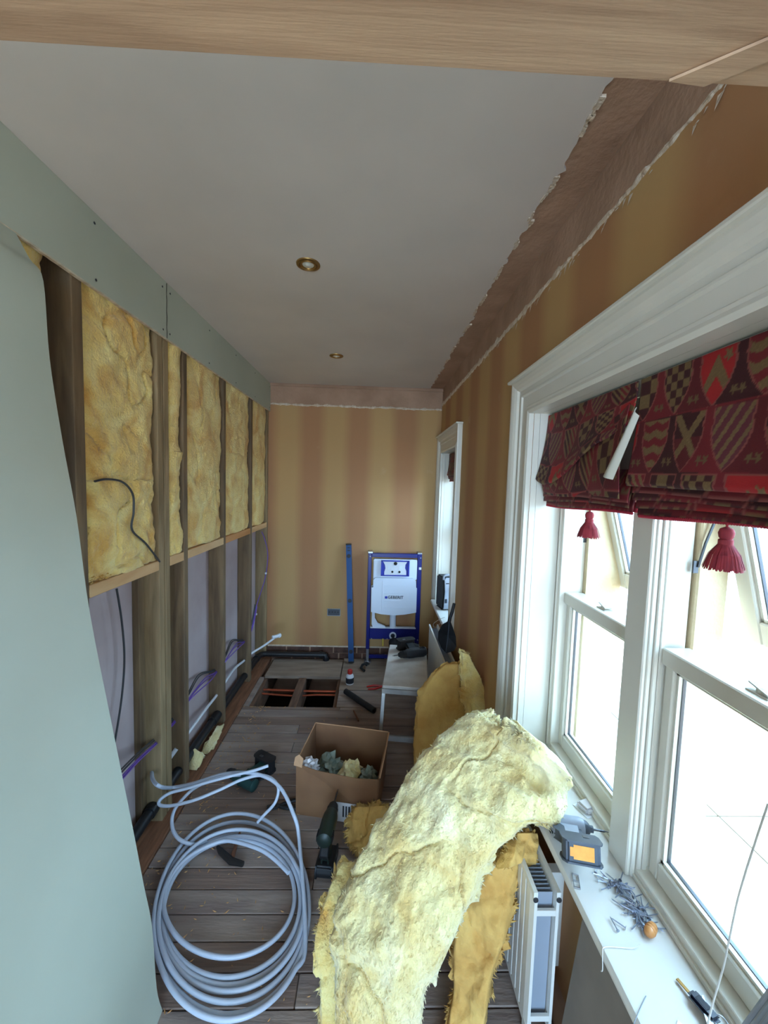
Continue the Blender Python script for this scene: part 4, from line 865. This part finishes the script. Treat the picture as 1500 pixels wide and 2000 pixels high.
# ---- red pliers
def pliers(loc, rz, label, hm, s_=1.):
    t = empty('pliers', loc, (0, 0, rz)); tag(t, label, 'pliers')
    for s in (-1, 1):
        MB().tube([(0, 0, .009), (-.03*s_, s*.012, .009), (-.075*s_, s*.026, .009), (-.13*s_, s*.020, .009)], [.005, .008, .0085, .006], 8).build('handle', hm, t, local=True, smooth=True)
        MB().prism([(0, -.008*s), (.02*s_, -.002*s), (.055*s_, 0), (.052*s_, s*.006), (.02*s_, s*.012), (0, s*.010)], .002, .014, ax='z').build('jaw', M['dsteel'], t, local=True, bevel=.001)
    MB().lathe([(.008, .001), (.008, .016), (.003, .017)], 12).build('pivot', M['dsteel'], t, local=True); return t
pliers((.12, 3.0, .003), R(15), 'red handled pliers on the boards beside the step platform', M['red'])
pliers((-.43, 1.835, .002), R(187), 'black handled pliers on the boards behind the pipe coil', M['black'], 1.0)
# ---- little stick, hook
a, b = A(691, 1388, .006), A(700, 1408, .006); tag(MB().tube([a, (a+b)/2+Vector((0, 0, .001)), b], .0055, 7).build('screw_bit', M['redlip']), 'small rust brown offcut lying on the floorboards behind the cardboard box', 'offcut')
hk = empty('claw_hammer', (-.60, 1.55, 0)); tag(hk, 'small dark claw tool lying inside the pipe coil', 'hammer')
a = A(430, 1662, .016); b = A(452, 1682, .016); c = A(475, 1688, .016)
MB().tube([a+Vector((-.02, .02, 0)), a, b, c], [.006, .012, .014, .010], 8).build('head', M['dark'], hk, smooth=True); MB().tube([b, A(462, 1645, .016), A(470, 1625, .014)], .0085, 8).build('handle', M['redlip'], hk, smooth=True)

# ---- copper pipes in the hatch
for i, (yq, z, mm, lb, r) in enumerate(((3.03, -.05, 'copper', 'copper pipe crossing the floor hatch, rear one', .0095), (2.985, -.055, 'copper', 'copper pipe crossing the floor hatch, front one', .0075), (2.86, -.2, 'steel', 'grey cable sagging deep in the floor hatch', .004))):
    o = MB().tube(spline([(-.87, yq, z), (-.6, yq-.004, z-.003*(1+i*i*4)), (-.4, yq-.01, z-.002), (-.22, yq-.012, z)], 6), r, 10).build('copper_pipe' if mm == 'copper' else 'sagging_cable', M[mm], smooth=True); tag(o, lb, 'pipe' if mm == 'copper' else 'cable')
# rubble on the subfloor
m = MB(); rs = random.Random(2)
for i in range(160):
    c = Vector((rs.uniform(-.85, -.24), rs.uniform(2.75, 3.12), -.378+rs.uniform(0, .01))); s_ = rs.uniform(.006, .022)
    m.add([c+Vector((s_*rs.uniform(.6, 1), 0, 0)), c+Vector((0, s_*rs.uniform(.6, 1), 0)), c+Vector((-s_, 0, 0)), c+Vector((0, -s_, 0)), c+Vector((0, 0, s_*.8))], [(0, 1, 4), (1, 2, 4), (2, 3, 4), (3, 0, 4), (3, 2, 1, 0)])
tag(m.build('rubble', M['gravel']), 'rubble lying on the ground beneath the open floor hatch', 'rubble', kind='stuff')

# ---- radio on the far sill
zs_ = ZS+.0265
rd = empty('site_radio', (.640, 3.16, zs_), (0, 0, R(12))); tag(rd, 'black and silver site radio standing on the far window sill', 'radio')
MB().box((-.075, -.06, .006), (.10, .075, .27)).build('body', M['speaker'], rd, local=True, bevel=.012, seg=2, smooth=True)
MB().prism([(-.058, .015), (.10, .015), (.10, .262), (-.045, .262), (-.058, .25), (-.05, .15)], -.072, -.058, ax='y').build('front_face', M['lgrey'], rd, local=True, bevel=.004)
MB().box((-.02, -.076, .125), (.07, -.071, .20)).build('display_surround', M['ink'], rd, local=True, bevel=.001); MB().box((-.005, -.078, .145), (.055, -.0755, .188)).build('display', M['screen'], rd, local=True)
MB().lathe([(.026, 0), (.026, .012), (.020, .016)], 20, Matrix.Translation((.02, -.072, .075)) @ Matrix.Rotation(R(90), 4, 'X')).build('knob', M['ink'], rd, local=True, smooth=True)
MB().box((-.055, -.074, .060), (-.035, -.070, .095)).build('side_button', M['ink'], rd, local=True, bevel=.002); MB().box((-.02, -.075, .022), (.075, -.070, .035)).build('lower_bar', M['radin'], rd, local=True, bevel=.001)
MB().tube(spline([(-.065, -.055, .25), (-.062, -.062, .285), (.0, -.064, .292), (.09, -.062, .285), (.09, -.055, .25)], 5), .009, 8).build('carry_bar', M['lgrey'], rd, local=True, smooth=True)
MB().box((-.05, -.070, .218), (.095, -.0735, .226)).build('trim_line', M['ink'], rd, local=True)
for s in (-1, 1): MB().box((.01+s*.07-.012, -.05, 0), (.01+s*.07+.012, .06, .008)).build('foot', M['black'], rd, local=True, bevel=.002)

# ---- dustpan standing in the far radiator gap
dp = empty('dustpan', (.494, 2.43, .55)); tag(dp, 'black dustpan stuck handle-up behind the far radiator panel', 'dustpan')
def dq(zx, zy, y): return at(820+zx/9.09, 1100+zy/9.09, y=y)
hd = MB().tube([dq(610, 715, 2.42), dq(575, 860, 2.42), dq(540, 960, 2.42), dq(515, 1060, 2.42)], [.010, .0105, .010, .012], 10).build('handle', M['black'], dp, smooth=True)
pl3 = [dq(*a, 2.42) for a in ((505, 1030), (545, 1030), (590, 1150), (640, 1300), (650, 1480), (600, 1560), (470, 1600), (380, 1500), (320, 1360), (330, 1220), (400, 1090))]
m = MB(); cen = sum(pl3, Vector())/len(pl3)+Vector((0, .028, 0)); k = len(pl3)
m.add(pl3+[p+Vector((0, .004, 0)) for p in pl3]+[cen, cen+Vector((0, .004, 0))], [(i, (i+1) % k, 2*k) for i in range(k)]+[(k+(i+1) % k, k+i, 2*k+1) for i in range(k)]+[(i, k+i, k+(i+1) % k, (i+1) % k) for i in range(k)])
pn = m.build('pan', M['black'], dp); MB().tube([dq(520, 1060, 2.415), dq(500, 1300, 2.425), dq(460, 1590, 2.415)], .003, 6).build('seam_rib', M['dgrey'], pn)
runp('thin_wire', spline([dq(440, 960, 2.75), dq(330, 1010, 2.7), dq(240, 1080, 2.66), dq(270, 1140, 2.64), dq(350, 1080, 2.62), dq(400, 1040, 2.6)], 3), .0013, M['lining'], 'thin looped wire hanging off the far window sill', 'wire', 5)

# ---- board leaning under the near sill
gb = MB(); v = [(.50, .52, .0), (.50, .90, .0), (.565, .90, .56), (.565, .52, .56)]; v2 = [(x+.014, y, z) for x, y, z in v]
gb.add(v+v2, [(0, 1, 2, 3), (7, 6, 5, 4), (0, 4, 5, 1), (1, 5, 6, 2), (2, 6, 7, 3), (3, 7, 4, 0)])
tag(gb.build('grey_panel', M['greyb']), 'dusty grey board leaning under the near end of the window sill', 'board')

# ---- roman blinds
CREST = {}
def lc(h): return hexc(h)
RED, DRK, MID, GLD, BRT, PNK, LN = lc('6b121b'), lc('38090f'), lc('560d15'), lc('6c5434'), lc('9a1519'), lc('5c222c'), lc('80403a')
def star(x, y, r):
    d = math.hypot(x, y); a = math.atan2(x, y); k = (a*5/(2*math.pi)) % 1; return d < r*(.42+.58*abs(2*k-1)**1.6)
def crest(u, v):
    cw, chh = .098, .128
    row = math.floor(v/chh); ty = v/chh-row; uu = u/cw+(.5 if row % 2 else 0); c = math.floor(uu); tx = uu-c-.5      # ty 0 at the shield's top
    kind = (c*3+row*5) % 7
    w_ = .40 if ty < .12 else .40*(1-max(0, (ty-.3)/.70)**2.1) if ty > .3 else .385+.015*math.cos((ty-.12)*18)
    inside = abs(tx) < w_ and ty > .03 and ty < .985
    n_ = noise.noise(Vector((u*900, v*500, 1)))
    gold = tuple(g*(1+.45*max(0, n_)) for g in GLD)
    if not inside:
        if abs(ty) < .02 or abs(tx) < w_+.02 and ty > .03: return LN if abs(abs(tx)-w_) < .02 else RED
        b = tuple((RED, DRK, MID)[(c+(1 if tx > 0 else 0)+row) % 3]); 
        if star(abs(tx)-.42, ty-.82, .09): return tuple(x*.8 for x in GLD)
        return b
    if w_-abs(tx) < .018 or ty < .05: return LN
    if kind == 0: return BRT if (abs(tx)*1.6 > ty-.22 or ty < .25 or abs(tx) < (ty-.55)*.8) and not star(tx+.22, ty-.28, .12) else gold
    if kind == 1: return gold if abs(abs(tx*1.15)-abs(ty-.45)) < .11 else (MID if ty > .45 else DRK)
    if kind == 2: return gold if ((tx*1.4+ty)*3.2) % 1 < .45 else (RED if tx < 0 else DRK)
    if kind == 3: return DRK if (math.floor((tx+.5)*6)+math.floor(ty*7)) % 2 else gold
    if kind == 4: return gold if ((ty+.07*abs(((tx*5) % 2)-1))*3.6) % 1 < .5 else RED
    if kind == 5: return gold if ((tx*1.1-ty*.8)*4) % 1 < .4 else PNK
    return gold if (math.floor((tx+.5)*3)+math.floor(ty*4)) % 2 else DRK
def cloth(fn, nu, nv, uv, name, parent, thick=.0022, sub_lining=True):
    vs = []; cols = []
    for i in range(nu+1):
        for j in range(nv+1): vs.append(Vector(fn(i/nu, j/nv)))
    fs = [(i*(nv+1)+j, i*(nv+1)+j+1, (i+1)*(nv+1)+j+1, (i+1)*(nv+1)+j) for i in range(nu) for j in range(nv)]
    o = MB().add(vs, fs).build(name, M['fabric'], parent)
    me = o.data; ca = me.color_attributes.new('print', 'FLOAT_COLOR', 'POINT')
    for i in range(nu+1):
        for j in range(nv+1):
            c = crest(*uv(i/nu, j/nv)); ca.data[i*(nv+1)+j].color = (*c, 1)
    for p in me.polygons: p.use_smooth = True
    md = o.modifiers.new('thick', 'SOLIDIFY'); md.thickness = thick; md.offset = 0
    return o
def tassel(y, ztop, x, parent):
    T_ = Matrix.Translation((x, y, ztop)); s_ = 1.
    t = MB().lathe([(.002, 0), (.002, -.006), (.010, -.010), (.0125, -.018), (.011, -.026), (.009, -.029), (.0115, -.031), (.0115, -.040), (.009, -.042)], 16, T_).build('tassel', M['tassel'], parent, smooth=True)
    m = MB(); rs = random.Random(int(y*100)); n = 150
    for i in range(n):
        a = 2*math.pi*i/n+rs.uniform(-.03, .03); rr = rs.uniform(.029, .033); l = rs.uniform(.082, .088)
        c, s = math.cos(a), math.sin(a); c2, s2 = math.cos(a+.09), math.sin(a+.09)
        m.add([(x+.008*c, y+.008*s, ztop-.034), (x+.008*c2, y+.008*s2, ztop-.034), (x+rr*.75*c2, y+rr*.75*s2, ztop-.058), (x+rr*.75*c, y+rr*.75*s, ztop-.058), (x+rr*c, y+rr*s, ztop-l), (x+rr*c2, y+rr*s2, ztop-l)], [(0, 1, 2, 3), (3, 2, 5, 4)])
    tag(m.build('tassel_skirt', M['tassel'], t), kind='stuff')
def blind(y0, y1, label, seed, zfront, nfold=4, droop=None, x0=.648, zbase=1.565, zt=ZH-.008, tas=None, res=.0028):
    t = empty('roman_blind', (x0, (y0+y1)/2, zt)); tag(t, label, 'blind', 'roman blinds in the window recesses')
    W_ = y1-y0; nu = int(W_/res)
    def zb(s): return zfront(s)
    def front(s, v):
        y = y0+W_*s; z = zt+(zb(s)-zt)*v
        bulge = .020*v**2+.006*math.sin(s*9+seed)*v+.012*v*(1 if v > .9 else v)*(.5+.5*math.sin(s*3.3+seed))
        x = x0-.004-bulge
        if v > .97: x += (v-.97)/.03*.006
        return (x, y, z)
    cloth(front, nu, 90, lambda s, v: (y0+W_*s, (zt-1.62)*v+.02+(.0 if droop is None else .04*s)), 'front_fold', t)
    for k in range(nfold):
        def fold(s, v, k=k):
            y = y0+W_*s; zlo = zbase+.016*(nfold-1-k)*1.0+.004*math.sin(s*5+k+seed); ztop_ = zlo+.085
            z = ztop_+(zlo-ztop_)*v; x = x0+.004+.007*k-.012*math.sin(v*math.pi*.5)**2-.003*math.sin(s*6+k*2)
            return (x, y+.0015*k, z)
        cloth(fold, nu//2, 10, lambda s, v, k=k: (y0+W_*s+.03*k, .3+.13*k+.09*v), 'fold', t)
    m = MB(); rs = random.Random(seed); n = int(W_/.0055)
    for i in range(n): y = y0+W_*(i+.5)/n; m.lathe([(.001, 0), (.0034, -.003), (.0034, -.006), (.001, -.008)], 6, Matrix.Translation((x0+.004+.007*(nfold-1)-.011, y, zbase+.004*math.sin((y-y0)/W_*5+nfold-1+seed)+.003)))
    tag(m.build('bobble_trim', M['trimr'], t), kind='stuff')
    Box('head_batten', M['lining'], (x0+.004, y0, zt-.03), (x0+.025, y1, zt+.006), t, bevel=.002)
    Box('lining', M['lining'], (x0+.030, y0+.004, zbase+.06), (x0+.032, y1-.004, zt-.03), t)
    Box('bottom_bar', M['trimr'], (x0+.018, y0+.004, zbase+.004), (x0+.028, y1-.004, zbase+.03), t, bevel=.002)
    if tas: tassel(tas, zbase-.002+.004*math.sin((tas-y0)/W_*5+nfold-1+seed), x0+.012, t)
    return t
rb = blind(.462, .950, 'red crest-patterned roman blind over the nearer half of the large window', 3, lambda s: 1.618+.016*s, tas=.704)
# the farther blind has slipped: its front panel hangs askew and shows the folds behind it
def zf(s):   # s = 0 nearest the camera
    pts = [(0, 1.795), (.10, 1.77), (.25, 1.752), (.42, 1.715), (.6, 1.675), (.78, 1.642), (.9, 1.636), (1, 1.650)]
    for (a, b), (c, d) in zip(pts, pts[1:]):
        if s <= c: return b+(d-b)*(s-a)/(c-a)
    return 1.65
lb2 = blind(.962, 1.452, 'slipped red crest-patterned roman blind over the farther half of the large window', 5, zf, nfold=3, droop=1, tas=1.165, zbase=1.563)
def mid(s, v):
    y = .975+.46*s; z0_, z1_ = zf(min(1, s*.95+.02))+.05, 1.60+.004*math.sin(s*7)
    return (.636-.010*math.sin(v*3.1)-.012*math.sin(s*8+1)*v*(1-s), y, z0_+(z1_-z0_)*v)
cloth(mid, 150, 60, lambda s, v: (.975+.46*s+.03, .37+.16*v), 'middle_fold', lb2)
def flap(s, v):
    a = Vector(at(1243, 795, x=.598)); b = Vector(at(1178, 930, x=.595)); c = Vector(at(1249, 812, x=.602)); d = Vector(at(1197, 937, x=.600))
    p = a.lerp(b, v); q_ = c.lerp(d, v); r_ = p.lerp(q_, s); r_.x -= .008*math.sin(s*math.pi); return r_
m = MB(); n_ = 10; vs = [flap(i/n_, j/n_) for i in range(n_+1) for j in range(n_+1)]
m.add(vs, [(i*(n_+1)+j, i*(n_+1)+j+1, (i+1)*(n_+1)+j+1, (i+1)*(n_+1)+j) for i in range(n_) for j in range(n_)])
o = m.build('lining_flap', M['lining'], lb2); md = o.modifiers.new('t', 'SOLIDIFY'); md.thickness = .0015
bl2 = blind(2.81, 3.36, 'red roman blind in the small far window', 8, lambda s: 1.70+.01*s, nfold=3, zbase=1.66, res=.006)
# cords
cd = runp('blind_cord', [(.6, 1.462, 1.60), (.585, 1.5, 1.45), (.574, 1.53, 1.1), (.572, 1.54, .72), (.560, 1.60, .50)], .0013, M['cord'], 'thin white blind cord trailing down the far side casing', 'cord', 5)
cd = runp('blind_cord', spline([at(1500, 1570, x=.64), at(1470, 1660, x=.63), at(1440, 1760, x=.62), at(1415, 1880, x=.61), at(1395, 1950, x=.60), at(1380, 2010, x=.59), at(1370, 2060, x=.585)], 2), .0015, M['cord'], 'white blind cord dangling over the near window sill', 'cord', 6)
ac = A(1265, 1824, zs_+.012); ac2 = A(1225, 1850, zs_+.012)
cp = empty('cord_pull', (ac.x, ac.y, zs_)); tag(cp, 'turned wooden acorn cord pull lying beside the heaps of nails', 'cord pull')
d_ = (A(1252, 1842, zs_+.012)-A(1278, 1806, zs_+.012)).normalized(); MT = Matrix.Translation(A(1278, 1806, zs_+.012)) @ d_.to_track_quat('Z', 'Y').to_matrix().to_4x4()
MB().lathe([(.004, 0), (.008, .003), (.0105, .010), (.011, .014), (.0102, .0145), (.0115, .017), (.0118, .022), (.0108, .0225), (.0112, .026), (.008, .034), (.003, .037)], 18, MT).build('acorn', M['wood'], cp, smooth=True)
MB().tube(spline([A(1250, 1845, zs_+.010), A(1235, 1852, zs_+.003), A(1205, 1850, zs_+.002), A(1180, 1850, zs_+.002), (.53, .768, zs_-.004), (.527, .760, zs_-.03), (.527, .764, zs_-.04)], 5), .0011, 5).build('string', M['cord'], cp)

# ---- nails in two heaps on the sill
def nail_mesh():
    m = MB(); m.lathe([(.0042, 0), (.0042, .0009), (.0014, .0012), (.0014, .026), (.0002, .030)], 6); o = m.build('clout_nail', M['zinc'], local=True); return o
nail0 = nail_mesh(); first = [True]; rs = random.Random(21)
def place_nail(p, az, tilt, label, group):
    o = nail0 if first[0] else nail0.copy()
    if not first[0]: col.objects.link(o)
    first[0] = False; d = Vector((math.cos(az)*math.cos(tilt), math.sin(az)*math.cos(tilt), math.sin(tilt)))
    o.matrix_world = Matrix.Translation(p) @ d.to_track_quat('Z', 'Y').to_matrix().to_4x4(); tag(o, label, 'nail', group); return o
heaps = ((1205, 1735, 30, (.030, .017), 'galvanised clout nail in the heap nearest the impact driver', 'nails in the heap by the driver'), (1245, 1785, 46, (.022, .026), 'galvanised clout nail in the heap beside the wooden cord pull', 'nails in the heap by the cord pull'))
for (px, py, n, (sx, sy), lb, gp) in heaps:
    c = A(px, py, zs_)
    for i in range(n):
        lvl = (i % 4); r1, r2 = rs.gauss(0, .55), rs.gauss(0, .55)
        p = Vector((min(max(c.x+sx*r1, .555), .695), c.y+sy*r2, zs_+.0045+lvl*.0035*max(0, 1-math.hypot(r1, r2)*.8)))
        place_nail(p, rs.uniform(0, 6.28), rs.uniform(-.01, .06), lb, gp)
for px, py, az, lb in ((1163, 1708, .9, 'single clout nail by the impact driver battery'), (1207, 1822, 1.6, 'single clout nail lying in front of the second heap'), (1222, 1816, 2.4, 'clout nail pointing at the cord pull'), (1180, 1716, 2.8, 'clout nail straying left of the first heap')):
    place_nail(A(px, py, zs_)+Vector((0, 0, .0045)), az, .03, lb, 'stray nails on the sill')
# ---- flattened metal clip, clear pack
a = A(1125, 1722, zs_); mc = empty('metal_clip', (a.x, a.y, zs_), (0, 0, R(70))); tag(mc, 'thin bent metal clip at the front edge of the sill below the driver', 'clip')
m = MB()
for i in range(2): m.box((-.018+i*.019, -.008, .001), (-.003+i*.019, -.006, .004)); m.box((-.018+i*.019, .006, .001), (-.003+i*.019, .008, .004))
for i in range(3): m.box((-.020+i*.018, -.008, .001), (-.017+i*.018, .008, .004))
m.build('clip_body', M['steel'], mc, local=True, bevel=.0006)
a = A(1148, 1590, zs_); pk = empty('clear_pack', (a.x+.012, a.y+.02, zs_), (0, 0, R(20))); tag(pk, 'cloudy plastic pack behind the impact driver on the sill', 'packet')
MB().box((-.028, -.022, 0), (.028, .022, .020)).build('shell', M['clear'], pk, local=True, bevel=.006, seg=2); MB().box((-.034, -.028, 0), (.034, .028, .0015)).build('backing', M['paper'], pk, local=True)
# ---- keys
k1 = A(1352, 1950, zs_); ky = empty('car_key', (k1.x, k1.y, zs_+.001)); tag(ky, 'black remote car key with its blade on the near window sill', 'key')
a, b = A(1322, 1912, zs_+.004), A(1348, 1942, zs_+.006); dd = (b-a).normalized(); 
def along(p, d, w, h, l, t):  # flat bar
    s = Vector((0, 0, 1)).cross(d).normalized(); return [p-s*w, p+s*w, p+s*w+d*l, p-s*w+d*l, p-s*w+Vector((0, 0, t)), p+s*w+Vector((0, 0, t)), p+s*w+d*l+Vector((0, 0, t)), p-s*w+d*l+Vector((0, 0, t))]
BF = [(0, 3, 2, 1), (4, 5, 6, 7), (0, 1, 5, 4), (1, 2, 6, 5), (2, 3, 7, 6), (3, 0, 4, 7)]
MB().add(along(a, dd, .0035, 0, (b-a).length+.004, .0022), BF).build('key_blade', M['brass'], ky, bevel=.0006)
hd = MB().add(along(b, dd, .012, 0, .050, .012), BF).build('key_head', M['keyb'], ky, bevel=.005, seg=2, smooth=True)
MB().add(along(b+dd*.012+Vector((0, 0, .0112)), dd, .006, 0, .022, .0015), BF).build('button', M['ink'], hd, bevel=.0006)
ra = b+dd*.052+Vector((.004, 0, .008)); MB().tube([ra+Vector((.012*math.cos(t_), .012*math.sin(t_), .002*math.sin(t_*2))) for t_ in [2*math.pi*i/18 for i in range(18)]], .0011, 6, closed=True).build('split_ring', M['steel'], ky, smooth=True)
a2, b2 = A(1372, 1945, zs_+.012), A(1385, 1985, zs_+.014); d3 = (b2-a2).normalized(); MB().add(along(a2, d3, .0028, 0, (b2-a2).length, .002), BF).add(along(b2, d3, .009, 0, .018, .002), BF).build('door_key', M['steel'], ky, bevel=.0006)
# ---- paper sheet at the near edge, folded venetian slats
pa = MB(); pa.add([(.548, .60, zs_+.0008), (.612, .66, zs_+.0008), (.66, .56, zs_+.0008), (.60, .48, zs_+.0008), (.548, .60, zs_+.0016), (.612, .66, zs_+.0016), (.66, .56, zs_+.0016), (.60, .48, zs_+.0016)], [(3, 2, 1, 0), (4, 5, 6, 7), (0, 1, 5, 4), (1, 2, 6, 5), (2, 3, 7, 6), (3, 0, 4, 7)])
tag(pa.build('paper_sheet', M['paper']), 'white paper sheet at the near end of the window sill', 'paper')
ln_ = runp('pencil_line_wire', [A(1262, 1945, zs_+.001), A(1248, 1975, zs_+.001), A(1238, 2000, zs_+.001)], .0007, M['dsteel'], 'fine wire offcut on the sill beside the paper', 'wire', 5)
sb = empty('ribbed_tool', (.70, .60, zs_)); tag(sb, 'grey ribbed folded item standing at the near end of the sill', 'tool')
for i in range(5):
    a, b = at(1500+i*9, 1945+i*10, x=.66), at(1452+i*9, 2010+i*10, x=.645)
    MB().tube([a+(a-b)*.6, b-(a-b)*.6], .0045, 8).build('rib', M['radin'] if i % 2 else M['lgrey'], sb, smooth=True)
